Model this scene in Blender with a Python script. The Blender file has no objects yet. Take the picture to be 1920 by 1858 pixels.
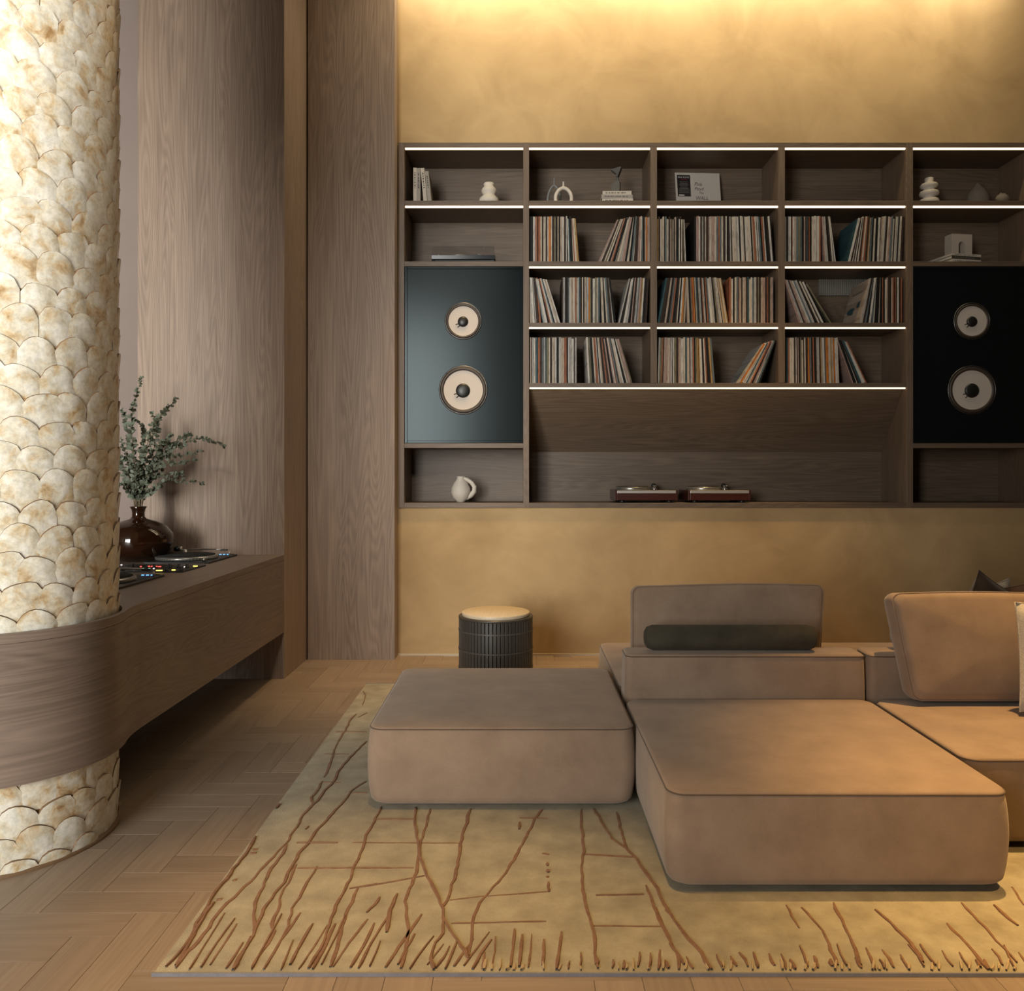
import bpy, bmesh, math, random
from mathutils import Vector, Matrix
from mathutils.geometry import tessellate_polygon
random.seed(7)
SC = bpy.context.scene
COL = SC.collection
PI = math.pi
EYE = 1.24          # eye height, metres
F = 1560.0          # focal length in pixels of the 1920 wide frame
VX, VY = 975.0, 890.0

# ------------------------------------------------------------------ camera
cam = bpy.data.cameras.new('camera')
cam.sensor_fit = 'HORIZONTAL'; cam.sensor_width = 36.0
cam.lens = 36.0 * F / 1920.0
cam.shift_x = -15.0 / 1920.0
cam.shift_y = -39.0 / 1920.0
cam.clip_start = 0.05
co = bpy.data.objects.new('camera', cam); COL.objects.link(co)
co.location = (0, 0, EYE); co.rotation_euler = (PI / 2, 0, 0)
SC.camera = co

# ------------------------------------------------------------------ world, lights, exposure
w = bpy.data.worlds.new('world'); SC.world = w; w.use_nodes = True
w.node_tree.nodes['Background'].inputs[0].default_value = (0.55, 0.68, 0.85, 1)
w.node_tree.nodes['Background'].inputs[1].default_value = 0.6
SC.view_settings.view_transform = 'Standard'
SC.view_settings.look = 'None'
SC.view_settings.gamma = 1.0
SC.view_settings.use_curve_mapping = False
SC.view_settings.exposure = 0.0
SC.cycles.max_bounces = 8
SC.cycles.use_denoising = True
SC.cycles.sample_clamp_indirect = 4.0

def area(name, loc, target, sx, sy, power, color, spread=PI):
    l = bpy.data.lights.new(name, 'AREA'); l.shape = 'RECTANGLE'
    l.size = sx; l.size_y = sy; l.energy = power; l.color = color; l.spread = spread
    o = bpy.data.objects.new(name, l); COL.objects.link(o)
    o.location = loc
    o.rotation_euler = (Vector(target) - Vector(loc)).to_track_quat('-Z', 'Y').to_euler()
    return o

def spot(name, loc, target, angle, power, color, blend=0.6, size=0.05):
    l = bpy.data.lights.new(name, 'SPOT'); l.energy = power; l.color = color
    l.spot_size = math.radians(angle); l.spot_blend = blend; l.shadow_soft_size = size
    o = bpy.data.objects.new(name, l); COL.objects.link(o)
    o.location = loc
    o.rotation_euler = (Vector(target) - Vector(loc)).to_track_quat('-Z', 'Y').to_euler()
    return o

WARM = (1.0, 0.62, 0.235)
area('daylight', (-3.1, -4.62, 2.4), (-3.1, 0, 2.3), 3.9, 3.8, 760, (0.97, 0.97, 0.93))
area('column_fill', (-2.75, -1.6, 2.1), (-2.15, 2.87, 2.1), 0.9, 3.4, 18, (1.0, 0.97, 0.88), math.radians(42))  # unseen fill lamp added to brighten the near side of the column
area('panel_fill', (-0.5, -0.3, 4.48), (-1.7, 5.05, 1.5), 0.7, 0.7, 9, (1.0, 0.93, 0.84), math.radians(38))  # another added fill, evens out the brightness of the oak panelling
area('cove_light', (1.25, 5.58, 4.66), (1.25, 5.68, 3.0), 4.14, 0.05, 22, (1.0, 0.93, 0.76))
area('cove_wash', (1.25, 5.12, 4.66), (1.25, 5.71, 3.55), 4.14, 0.08, 24, (1.0, 0.79, 0.45))
spot('downlight', (-0.35, 5.05, 4.5), (-0.35, 5.15, 0), 40, 430, WARM, 1.0)
spot('downlight', (1.5, 5.05, 4.5), (1.5, 5.15, 0), 40, 480, WARM, 1.0)
spot('downlight', (-0.35, 1.75, 4.5), (-0.35, 2.05, 0), 32, 690, WARM, 1.0)
spot('downlight', (2.0, 2.95, 4.5), (1.85, 2.66, 0), 37, 1180, WARM, 1.0)
spot('downlight', (1.6, 0.5, 4.5), (1.35, 1.98, 0), 27, 680, WARM, 1.0)

# ------------------------------------------------------------------ helpers
def new_mat(name):
    m = bpy.data.materials.new(name); m.use_nodes = True
    nt = m.node_tree
    return m, nt, nt.nodes, nt.links, nt.nodes['Principled BSDF']

def N(nt, kind, **kw):
    n = nt.nodes.new(kind)
    for k, v in kw.items():
        if k in n.inputs: n.inputs[k].default_value = v
        else: setattr(n, k, v)
    return n

def plain(name, col, rough=0.5, metal=0.0, coat=0.0, spec=0.5, noise=0.0, nscale=40.0, emit=None, es=0.0):
    m, nt, ns, L, b = new_mat(name)
    b.inputs['Base Color'].default_value = (*col, 1)
    b.inputs['Roughness'].default_value = rough
    b.inputs['Metallic'].default_value = metal
    b.inputs['Coat Weight'].default_value = coat
    b.inputs['Specular IOR Level'].default_value = spec
    if noise > 0:
        tc = N(nt, 'ShaderNodeTexCoord')
        nz = N(nt, 'ShaderNodeTexNoise', Scale=nscale, Detail=4.0)
        L.new(tc.outputs['Object'], nz.inputs['Vector'])
        mx = N(nt, 'ShaderNodeMix', data_type='RGBA')
        mx.inputs[6].default_value = (*[c * (1 - noise) for c in col], 1)
        mx.inputs[7].default_value = (*[min(1, c * (1 + noise)) for c in col], 1)
        L.new(nz.outputs['Fac'], mx.inputs[0]); L.new(mx.outputs[2], b.inputs['Base Color'])
    if emit:
        b.inputs['Emission Color'].default_value = (*emit, 1)
        b.inputs['Emission Strength'].default_value = es
    return m

def wood(name, dark, light, axis='Z', rough=0.45, contrast=1.0, rand=True, uv=False, tint=0.12, ring=1.0):
    """Oak: slow noise folded into growth rings, stretched along AXIS, plus fine pores."""
    m, nt, ns, L, b = new_mat(name)
    tc = N(nt, 'ShaderNodeTexCoord')
    vec = tc.outputs['UV' if uv else 'Object']
    oi = N(nt, 'ShaderNodeObjectInfo')
    off = N(nt, 'ShaderNodeVectorMath', operation='SCALE'); off.inputs[0].default_value = (37.0, 53.0, 71.0)
    L.new(oi.outputs['Random'], off.inputs['Scale'])
    add = N(nt, 'ShaderNodeVectorMath', operation='ADD')
    L.new(vec, add.inputs[0])
    if rand: L.new(off.outputs[0], add.inputs[1])
    if uv:
        geo = N(nt, 'ShaderNodeNewGeometry')
        off2 = N(nt, 'ShaderNodeVectorMath', operation='SCALE'); off2.inputs[0].default_value = (91.0, 43.0, 17.0)
        L.new(geo.outputs['Random Per Island'], off2.inputs['Scale'])
        add2 = N(nt, 'ShaderNodeVectorMath', operation='ADD')
        L.new(add.outputs[0], add2.inputs[0]); L.new(off2.outputs[0], add2.inputs[1]); add = add2
    s_slow = {'X': (0.32, 4.6, 4.6), 'Y': (4.6, 0.32, 4.6), 'Z': (4.6, 4.6, 0.32)}[axis]
    s_fine = {'X': (2.6, 95, 95), 'Y': (95, 2.6, 95), 'Z': (95, 95, 2.6)}[axis]
    m1 = N(nt, 'ShaderNodeMapping'); m1.inputs['Scale'].default_value = s_slow
    m2 = N(nt, 'ShaderNodeMapping'); m2.inputs['Scale'].default_value = s_fine
    L.new(add.outputs[0], m1.inputs['Vector']); L.new(add.outputs[0], m2.inputs['Vector'])
    n1 = N(nt, 'ShaderNodeTexNoise', Scale=1.0, Detail=2.0, Roughness=0.5, Distortion=0.35)
    n2 = N(nt, 'ShaderNodeTexNoise', Scale=1.0, Detail=3.0, Roughness=0.6)
    L.new(m1.outputs[0], n1.inputs['Vector']); L.new(m2.outputs[0], n2.inputs['Vector'])
    mul = N(nt, 'ShaderNodeMath', operation='MULTIPLY'); mul.inputs[1].default_value = 230.0 * ring
    L.new(n1.outputs['Fac'], mul.inputs[0])
    sn = N(nt, 'ShaderNodeMath', operation='SINE'); L.new(mul.outputs[0], sn.inputs[0])
    r1 = N(nt, 'ShaderNodeMapRange'); r1.inputs['From Min'].default_value = -1; r1.inputs['From Max'].default_value = 1
    L.new(sn.outputs[0], r1.inputs['Value'])
    n3 = N(nt, 'ShaderNodeTexNoise', Scale=0.6, Detail=2.0)
    L.new(m1.outputs[0], n3.inputs['Vector'])
    a1 = N(nt, 'ShaderNodeMath', operation='MULTIPLY'); a1.inputs[1].default_value = 0.24 * contrast
    L.new(r1.outputs[0], a1.inputs[0])
    a2 = N(nt, 'ShaderNodeMath', operation='MULTIPLY_ADD'); a2.inputs[1].default_value = 1.0 * contrast
    L.new(n2.outputs['Fac'], a2.inputs[0]); L.new(a1.outputs[0], a2.inputs[2])
    a3 = N(nt, 'ShaderNodeMath', operation='MULTIPLY_ADD'); a3.inputs[1].default_value = 0.55
    L.new(n3.outputs['Fac'], a3.inputs[0]); L.new(a2.outputs[0], a3.inputs[2])
    a4 = N(nt, 'ShaderNodeMath', operation='ADD'); a4.inputs[1].default_value = 0.5 - (0.12 + 0.5) * contrast - 0.275
    L.new(a3.outputs[0], a4.inputs[0]); a4.use_clamp = True
    mx = N(nt, 'ShaderNodeMix', data_type='RGBA')
    mx.inputs[6].default_value = (*dark, 1); mx.inputs[7].default_value = (*light, 1)
    L.new(a4.outputs[0], mx.inputs[0])
    hs = N(nt, 'ShaderNodeHueSaturation')
    rv = N(nt, 'ShaderNodeMapRange'); rv.inputs['To Min'].default_value = 1 - tint; rv.inputs['To Max'].default_value = 1 + tint
    if uv:
        sm = N(nt, 'ShaderNodeMath', operation='ADD'); L.new(oi.outputs['Random'], sm.inputs[0]); L.new(geo.outputs['Random Per Island'], sm.inputs[1])
        fr = N(nt, 'ShaderNodeMath', operation='FRACT'); L.new(sm.outputs[0], fr.inputs[0]); L.new(fr.outputs[0], rv.inputs['Value'])
    else: L.new(oi.outputs['Random'], rv.inputs['Value'])
    L.new(rv.outputs[0], hs.inputs['Value']); L.new(mx.outputs[2], hs.inputs['Color'])
    L.new(hs.outputs[0], b.inputs['Base Color'])
    b.inputs['Roughness'].default_value = rough
    bp = N(nt, 'ShaderNodeBump', Strength=0.12, Distance=0.002); L.new(a2.outputs[0], bp.inputs['Height'])
    L.new(bp.outputs[0], b.inputs['Normal'])
    return m

def cloth(name, c1, c2, scale=6.0, weave=700.0, rough=0.9, sheen=0.25, bump=0.25):
    m, nt, ns, L, b = new_mat(name)
    tc = N(nt, 'ShaderNodeTexCoord')
    n1 = N(nt, 'ShaderNodeTexNoise', Scale=scale, Detail=5.0, Roughness=0.62)
    n2 = N(nt, 'ShaderNodeTexNoise', Scale=weave, Detail=2.0)
    L.new(tc.outputs['Object'], n1.inputs['Vector']); L.new(tc.outputs['Object'], n2.inputs['Vector'])
    r = N(nt, 'ShaderNodeMapRange'); r.inputs['From Min'].default_value = 0.3; r.inputs['From Max'].default_value = 0.7
    L.new(n1.outputs['Fac'], r.inputs['Value'])
    mx = N(nt, 'ShaderNodeMix', data_type='RGBA'); mx.inputs[6].default_value = (*c1, 1); mx.inputs[7].default_value = (*c2, 1)
    L.new(r.outputs[0], mx.inputs[0])
    mv = N(nt, 'ShaderNodeMix', data_type='RGBA', blend_type='OVERLAY'); mv.inputs[0].default_value = 0.25
    L.new(mx.outputs[2], mv.inputs[6]); L.new(n2.outputs['Fac'], mv.inputs[7])
    L.new(mv.outputs[2], b.inputs['Base Color'])
    b.inputs['Roughness'].default_value = rough; b.inputs['Sheen Weight'].default_value = sheen
    b.inputs['Sheen Tint'].default_value = (1, 0.9, 0.8, 1)
    b.inputs['Specular IOR Level'].default_value = 0.15
    bp = N(nt, 'ShaderNodeBump', Strength=bump, Distance=0.002); L.new(n2.outputs['Fac'], bp.inputs['Height'])
    L.new(bp.outputs[0], b.inputs['Normal'])
    return m

class MB:
    """Collects faces; becomes ONE mesh object."""
    def __init__(s): s.v = []; s.f = []; s.mi = []; s.sm = []; s.uv = []; s.cur = 0
    def add(s, vs, fs, smooth=False, uv=None):
        o = len(s.v); s.v += [tuple(p) for p in vs]
        for i, f in enumerate(fs):
            s.f.append([o + k for k in f]); s.mi.append(s.cur); s.sm.append(smooth); s.uv.append(uv[i] if uv else None)
        return s
    def box(s, x0, x1, y0, y1, z0, z1, bev=0.0):
        if bev > 0:
            bm = bmesh.new(); bmesh.ops.create_cube(bm, size=1)
            for v in bm.verts: v.co = ((x0 + x1) / 2 + v.co.x * (x1 - x0), (y0 + y1) / 2 + v.co.y * (y1 - y0), (z0 + z1) / 2 + v.co.z * (z1 - z0))
            bmesh.ops.bevel(bm, geom=bm.edges[:], offset=bev, segments=2, affect='EDGES', profile=0.5)
            bm.verts.index_update()
            s.add([v.co[:] for v in bm.verts], [[v.index for v in f.verts] for f in bm.faces]); bm.free(); return s
        vs = [(x, y, z) for z in (z0, z1) for y in (y0, y1) for x in (x0, x1)]
        return s.add(vs, [(0, 2, 3, 1), (4, 5, 7, 6), (0, 1, 5, 4), (2, 6, 7, 3), (0, 4, 6, 2), (1, 3, 7, 5)])
    def lathe(s, prof, c=(0, 0, 0), axis='Z', seg=32, smooth=True, caps=True):
        """prof: list of (radius, height)"""
        vs = []; fs = []
        for r, h in prof:
            for k in range(seg):
                a = 2 * PI * k / seg; p = (r * math.cos(a), r * math.sin(a), h)
                if axis == 'Y': p = (p[0], p[2], p[1])
                if axis == 'X': p = (p[2], p[0], p[1])
                vs.append((c[0] + p[0], c[1] + p[1], c[2] + p[2]))
        flip = axis == 'Y'
        for i in range(len(prof) - 1):
            for k in range(seg):
                q = [i * seg + k, i * seg + (k + 1) % seg, (i + 1) * seg + (k + 1) % seg, (i + 1) * seg + k]
                fs.append(q[::-1] if flip else q)
        if caps:
            b_ = [k for k in range(seg)]; t_ = [(len(prof) - 1) * seg + k for k in range(seg)]
            fs.append(b_ if flip else b_[::-1]); fs.append(t_[::-1] if flip else t_)
        return s.add(vs, fs, smooth)
    def tube(s, pts, rad, seg=8, closed=False, smooth=True):
        pts = [Vector(p) for p in pts]; n = len(pts); vs = []; fs = []
        up = None
        for i, p in enumerate(pts):
            if closed: t = (pts[(i + 1) % n] - pts[i - 1])
            else: t = pts[min(i + 1, n - 1)] - pts[max(i - 1, 0)]
            t = t.normalized() if t.length > 1e-9 else Vector((0, 0, 1))
            if up is None: up = Vector((0, 0, 1)) if abs(t.z) < 0.9 else Vector((1, 0, 0))
            u = (up - t * up.dot(t)); u = u.normalized() if u.length > 1e-6 else t.orthogonal().normalized()
            up = u; v = t.cross(u)
            r = rad[i] if isinstance(rad, (list, tuple)) else rad
            for k in range(seg):
                a = 2 * PI * k / seg; vs.append(p + u * (r * math.cos(a)) + v * (r * math.sin(a)))
        m = n if closed else n - 1
        for i in range(m):
            j = (i + 1) % n
            for k in range(seg): fs.append((i * seg + k, i * seg + (k + 1) % seg, j * seg + (k + 1) % seg, j * seg + k))
        if not closed: fs.append([k for k in range(seg)][::-1]); fs.append([(n - 1) * seg + k for k in range(seg)])
        return s.add(vs, fs, smooth)
    def prism(s, poly, z0, z1, fn=None, smooth=False):
        n = len(poly); vs = [(x, y, z0) for x, y in poly] + [(x, y, z1) for x, y in poly]
        fs = [tuple(range(n))[::-1], tuple(range(n, 2 * n))] + [(i, (i + 1) % n, n + (i + 1) % n, n + i) for i in range(n)]
        if fn: vs = [fn(p) for p in vs]
        return s.add(vs, fs, smooth)
    def xf(s, fn):
        s.v = [tuple(fn(Vector(p))) for p in s.v]; return s
    def mesh(s, name, mats):
        me = bpy.data.meshes.new(name); me.from_pydata(s.v, [], s.f)
        for m in mats: me.materials.append(m)
        me.polygons.foreach_set('material_index', s.mi); me.polygons.foreach_set('use_smooth', s.sm)
        if any(u is not None for u in s.uv):
            ul = me.uv_layers.new(name='UVMap'); li = 0
            for pi, p in enumerate(me.polygons):
                for k in range(p.loop_total):
                    if s.uv[pi] is not None: ul.data[p.loop_start + k].uv = s.uv[pi][k]
        me.update(); return me

def obj(name, mb, mats, parent=None, kind=None, label=None):
    me = mb if isinstance(mb, bpy.types.Mesh) else mb.mesh(name, mats if isinstance(mats, (list, tuple)) else [mats])
    o = bpy.data.objects.new(name, me); COL.objects.link(o)
    if parent is not None:
        o.parent = parent
        o.matrix_parent_inverse = WORLD[parent.name].inverted()
        WORLD[o.name] = Matrix()
    else: WORLD[o.name] = Matrix()
    if kind: o['kind'] = kind
    if label: o['label'] = label
    return o
WORLD = {}

def thing(name, label, cat, loc=(0, 0, 0), group=None, kind=None):
    o = bpy.data.objects.new(name, None); COL.objects.link(o); o.location = loc
    o.empty_display_size = 0.1
    WORLD[o.name] = Matrix.Translation(loc)
    tag(o, label, cat, group, kind); return o

def tag(o, label, cat, group=None, kind=None):
    o['label'] = label; o['category'] = cat
    if group: o['group'] = group
    if kind: o['kind'] = kind
    return o

def dup(root, loc, label=None):
    r = root.copy(); COL.objects.link(r); r.location = loc
    if label: r['label'] = label
    for ch in list(root.children):
        c = ch.copy(); COL.objects.link(c); c.parent = r
        for g in list(ch.children):
            d = g.copy(); COL.objects.link(d); d.parent = c
    return r

def at(px, py, Y): return ((px - VX) * Y / F, Y, EYE - (py - VY) * Y / F)
def flat(px, py, z=0.0):
    Y = F * (EYE - z) / (py - VY); return ((px - VX) * Y / F, Y, z)

# ------------------------------------------------------------------ materials
def plaster(name, c1, c2, rough=0.85):
    m, nt, ns, L, b = new_mat(name)
    tc = N(nt, 'ShaderNodeTexCoord')
    n1 = N(nt, 'ShaderNodeTexNoise', Scale=2.2, Detail=8.0, Roughness=0.6, Distortion=0.6)
    n2 = N(nt, 'ShaderNodeTexNoise', Scale=0.8, Detail=3.0)
    n3 = N(nt, 'ShaderNodeTexNoise', Scale=24.0, Detail=6.0)
    for n in (n1, n2, n3): L.new(tc.outputs['Object'], n.inputs['Vector'])
    ad = N(nt, 'ShaderNodeMath', operation='ADD'); L.new(n1.outputs['Fac'], ad.inputs[0]); L.new(n2.outputs['Fac'], ad.inputs[1])
    r = N(nt, 'ShaderNodeMapRange'); r.inputs['From Min'].default_value = 0.7; r.inputs['From Max'].default_value = 1.3
    L.new(ad.outputs[0], r.inputs['Value'])
    mx = N(nt, 'ShaderNodeMix', data_type='RGBA'); mx.inputs[6].default_value = (*c1, 1); mx.inputs[7].default_value = (*c2, 1)
    L.new(r.outputs[0], mx.inputs[0]); L.new(mx.outputs[2], b.inputs['Base Color'])
    b.inputs['Roughness'].default_value = rough; b.inputs['Specular IOR Level'].default_value = 0.25
    bp = N(nt, 'ShaderNodeBump', Strength=0.08, Distance=0.004); L.new(n3.outputs['Fac'], bp.inputs['Height']); L.new(bp.outputs[0], b.inputs['Normal'])
    return m

M = {}
M['plaster'] = plaster('ochre plaster', (0.345, 0.228, 0.108), (0.555, 0.385, 0.198))
M['pale'] = plaster('pale plaster', (0.23, 0.18, 0.16), (0.25, 0.20, 0.175))
M['dim'] = plaster('room plaster', (0.13, 0.10, 0.07), (0.16, 0.125, 0.09))
M['ceil'] = plain('ceiling paint', (0.16, 0.13, 0.10), 0.9)
M['panel'] = wood('oak panel', (0.155, 0.102, 0.070), (0.39, 0.282, 0.203), 'Z', 0.5, 1.0, tint=0.03)
M['counter'] = wood('oak counter', (0.105, 0.074, 0.056), (0.29, 0.215, 0.168), 'X', 0.42, 0.9, tint=0.03, uv=True)
M['shelf'] = wood('smoked oak', (0.072, 0.050, 0.034), (0.195, 0.137, 0.093), 'X', 0.5, 0.9, tint=0.04)
M['upright'] = wood('smoked oak upright', (0.088, 0.060, 0.040), (0.23, 0.16, 0.108), 'Z', 0.5, 0.9, tint=0.04)
M['plank'] = wood('oak plank', (0.195, 0.14, 0.098), (0.32, 0.24, 0.175), 'X', 0.42, 0.75, uv=True, tint=0.08, ring=0.6)
M['tabletop'] = wood('pale oak', (0.46, 0.36, 0.24), (0.62, 0.52, 0.38), 'Y', 0.4, 0.6)
M['sofa'] = cloth('taupe fabric', (0.225, 0.154, 0.105), (0.30, 0.21, 0.147), 7.0)
M['seam'] = cloth('taupe piping', (0.085, 0.055, 0.036), (0.11, 0.075, 0.05), 9.0)
M['bolster'] = cloth('olive velvet', (0.036, 0.031, 0.022), (0.062, 0.054, 0.038), 9.0, sheen=0.05)
M['grey'] = cloth('grey velvet', (0.10, 0.10, 0.10), (0.14, 0.14, 0.14), 9.0)
M['cream'] = cloth('cream boucle', (0.46, 0.40, 0.32), (0.56, 0.50, 0.41), 60.0, 260.0, bump=0.9)
M['darkpil'] = cloth('dark brown linen', (0.07, 0.045, 0.03), (0.095, 0.062, 0.042), 12.0)
M['brownpil'] = cloth('brown linen', (0.16, 0.085, 0.05), (0.20, 0.11, 0.065), 12.0)
M['rug'] = cloth('rug pile', (0.235, 0.20, 0.135), (0.385, 0.335, 0.23), 9.0, 420.0, sheen=0.15, bump=0.8)
M['rugline'] = cloth('rust yarn', (0.15, 0.075, 0.042), (0.23, 0.125, 0.07), 30.0, 420.0, sheen=0.1, bump=0.6)
M['rugfade'] = cloth('pale rust yarn', (0.33, 0.245, 0.145), (0.40, 0.30, 0.18), 30.0, 420.0, sheen=0.1, bump=0.6)
M['rugedge'] = cloth('grey binding', (0.16, 0.15, 0.16), (0.20, 0.19, 0.20), 30.0, 420.0)
M['black'] = plain('black plastic', (0.012, 0.012, 0.012), 0.4)
M['blackfelt'] = plain('black felt', (0.01, 0.01, 0.01), 0.95)
M['baffle'] = plain('satin black lacquer', (0.006, 0.0085, 0.0095), 0.21, coat=0.0, spec=0.22)
M['baffle'].node_tree.nodes['Principled BSDF'].inputs['Specular Tint'].default_value = (0.82, 0.97, 1.0, 1)
M['cone'] = plain('cream paper cone', (0.58, 0.52, 0.46), 0.8, noise=0.04, nscale=90)
M['rubber'] = plain('brown rubber surround', (0.05, 0.036, 0.026), 0.5)
M['ring'] = plain('dark metal ring', (0.09, 0.085, 0.08), 0.3, metal=0.8)
M['chrome'] = plain('brushed steel', (0.62, 0.60, 0.57), 0.28, metal=1.0)
M['steel'] = plain('satin aluminium', (0.50, 0.47, 0.43), 0.4, metal=0.6)
M['ceramic'] = plain('white ceramic', (0.62, 0.56, 0.48), 0.6, noise=0.06, nscale=30)
M['greycer'] = plain('grey ceramic', (0.22, 0.22, 0.21), 0.6, noise=0.06, nscale=30)
M['dimcer'] = plain('clay', (0.20, 0.17, 0.13), 0.75, noise=0.06, nscale=30)
M['sculpt'] = plain('dark stone', (0.10, 0.095, 0.085), 0.6, noise=0.1, nscale=60)
M['stone'] = plain('pale stone', (0.46, 0.40, 0.34), 0.8, noise=0.1, nscale=60)
M['bookpale'] = plain('pale book cloth', (0.52, 0.47, 0.41), 0.8, noise=0.06, nscale=60)
M['bookgrey'] = plain('grey book cloth', (0.33, 0.30, 0.27), 0.8, noise=0.06, nscale=60)
M['bookdark'] = plain('dark book cloth', (0.05, 0.04, 0.032), 0.7, noise=0.1, nscale=60)
M['page'] = plain('paper', (0.60, 0.54, 0.44), 0.9, noise=0.08, nscale=200)
M['print'] = plain('print', (0.08, 0.075, 0.07), 0.8)
M['sleeve'] = plain('off white card', (0.50, 0.45, 0.40), 0.7, noise=0.03, nscale=20)
M['red'] = plain('red print', (0.35, 0.04, 0.04), 0.7)
M['white'] = plain('white print', (0.62, 0.60, 0.56), 0.7)
M['midgrey'] = plain('grey print', (0.14, 0.13, 0.12), 0.7)
M['mahogany'] = plain('mahogany lacquer', (0.055, 0.014, 0.009), 0.3, noise=0.25, nscale=25)
M['slat'] = plain('dark stained slat', (0.048, 0.042, 0.036), 0.4, noise=0.2, nscale=40)
M['hoop'] = plain('worn hoop', (0.075, 0.065, 0.055), 0.4, noise=0.2, nscale=40)
M['slatcore'] = plain('table core', (0.008, 0.006, 0.005), 0.8)
M['bluegloss'] = plain('blue black gloss', (0.012, 0.015, 0.018), 0.16, spec=0.4)
M['platter'] = plain('turntable platter', (0.34, 0.33, 0.31), 0.3, metal=0.8)
M['vinyl'] = plain('vinyl', (0.015, 0.014, 0.013), 0.3)
M['vase'] = plain('dark amber glass', (0.018, 0.006, 0.002), 0.06, coat=0.4, spec=0.5, noise=0.5, nscale=9)
M['leaf'] = plain('eucalyptus leaf', (0.12, 0.142, 0.10), 0.6, noise=0.35, nscale=25)
M['leafdark'] = plain('dark eucalyptus leaf', (0.06, 0.062, 0.04), 0.6, noise=0.35, nscale=25)
M['twig'] = plain('twig', (0.12, 0.085, 0.045), 0.7)
M['core'] = plain('amber resin', (0.36, 0.22, 0.10), 0.5, noise=0.3, nscale=20)
M['led'] = plain('led diffuser', (0.9, 0.8, 0.65), 0.5, emit=(1.0, 0.80, 0.55), es=2.2)
M['frame'] = plain('dark window frame', (0.03, 0.03, 0.03), 0.5)
M['blade'] = plain('louvre', (0.22, 0.21, 0.18), 0.6)
for nm, c, s in (('yellow', (1, 0.75, 0.12), 3.0), ('redled', (1, 0.10, 0.08), 2.0), ('greenled', (0.25, 0.8, 0.5), 1.2), ('whiteled', (1, 0.85, 0.85), 1.6), ('blueled', (0.15, 0.45, 1.0), 2.2)):
    M[nm] = plain(nm + ' lamp', c, 0.4, emit=c, es=s)

def pearl():
    m, nt, ns, L, b = new_mat('pearly shell')
    tc = N(nt, 'ShaderNodeTexCoord'); oi = N(nt, 'ShaderNodeObjectInfo'); geo = N(nt, 'ShaderNodeNewGeometry')
    off = N(nt, 'ShaderNodeVectorMath', operation='SCALE'); off.inputs[0].default_value = (31.0, 17.0, 23.0)
    L.new(oi.outputs['Random'], off.inputs['Scale'])
    ad = N(nt, 'ShaderNodeVectorMath', operation='ADD'); L.new(tc.outputs['Object'], ad.inputs[0]); L.new(off.outputs[0], ad.inputs[1])
    n1 = N(nt, 'ShaderNodeTexNoise', Scale=16.0, Detail=6.0, Roughness=0.62, Distortion=0.5)
    n2 = N(nt, 'ShaderNodeTexNoise', Scale=60.0, Detail=4.0, Roughness=0.7)
    L.new(ad.outputs[0], n1.inputs['Vector']); L.new(ad.outputs[0], n2.inputs['Vector'])
    cr = N(nt, 'ShaderNodeValToRGB')
    e = cr.color_ramp.elements
    e[0].position = 0.29; e[0].color = (0.42, 0.25, 0.11, 1)
    e[1].position = 0.62; e[1].color = (0.86, 0.82, 0.72, 1)
    x = e.new(0.39); x.color = (0.66, 0.50, 0.30, 1)
    x = e.new(0.49); x.color = (0.76, 0.69, 0.54, 1)
    L.new(n1.outputs['Fac'], cr.inputs[0])
    r2 = N(nt, 'ShaderNodeMapRange'); r2.inputs['From Min'].default_value = 0.35; r2.inputs['From Max'].default_value = 0.6; r2.inputs['To Min'].default_value = 0.78
    L.new(n2.outputs['Fac'], r2.inputs['Value'])
    mm = N(nt, 'ShaderNodeMix', data_type='RGBA', blend_type='MULTIPLY'); mm.inputs[0].default_value = 1.0
    L.new(cr.outputs[0], mm.inputs[6]); L.new(r2.outputs[0], mm.inputs[7])
    L.new(mm.outputs[2], b.inputs['Base Color'])
    b.inputs['Roughness'].default_value = 0.32; b.inputs['Specular IOR Level'].default_value = 0.7
    b.inputs['Coat Weight'].default_value = 0.3; b.inputs['Coat Roughness'].default_value = 0.2
    bp = N(nt, 'ShaderNodeBump', Strength=0.3, Distance=0.005); L.new(n1.outputs['Fac'], bp.inputs['Height']); L.new(bp.outputs[0], b.inputs['Normal'])
    return m
M['pearl'] = pearl()
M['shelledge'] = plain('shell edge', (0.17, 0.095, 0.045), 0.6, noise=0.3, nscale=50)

def clear(name, tint, alpha):
    m, nt, ns, L, b = new_mat(name)
    b.inputs['Base Color'].default_value = (*tint, 1); b.inputs['Roughness'].default_value = 0.05
    b.inputs['Alpha'].default_value = alpha; return m
M['lid'] = clear('smoked acrylic', (0.03, 0.03, 0.03), 0.16)
M['glass'] = clear('window glass', (0.8, 0.85, 0.9), 0.08)

# ------------------------------------------------------------------ room shell
YW = 5.71      # back wall plane
YS = 5.69      # shelf front plane
YB = 6.09      # shelf back plane
def sx(px): return (px - VX) * YS / F
def sz(py): return EYE - (py - VY) * YS / F
ZC = 4.55
XR = 4.4
HX0, HX1, HZ0, HZ1 = sx(747), sx(1945), sz(952), sz(267)

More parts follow.
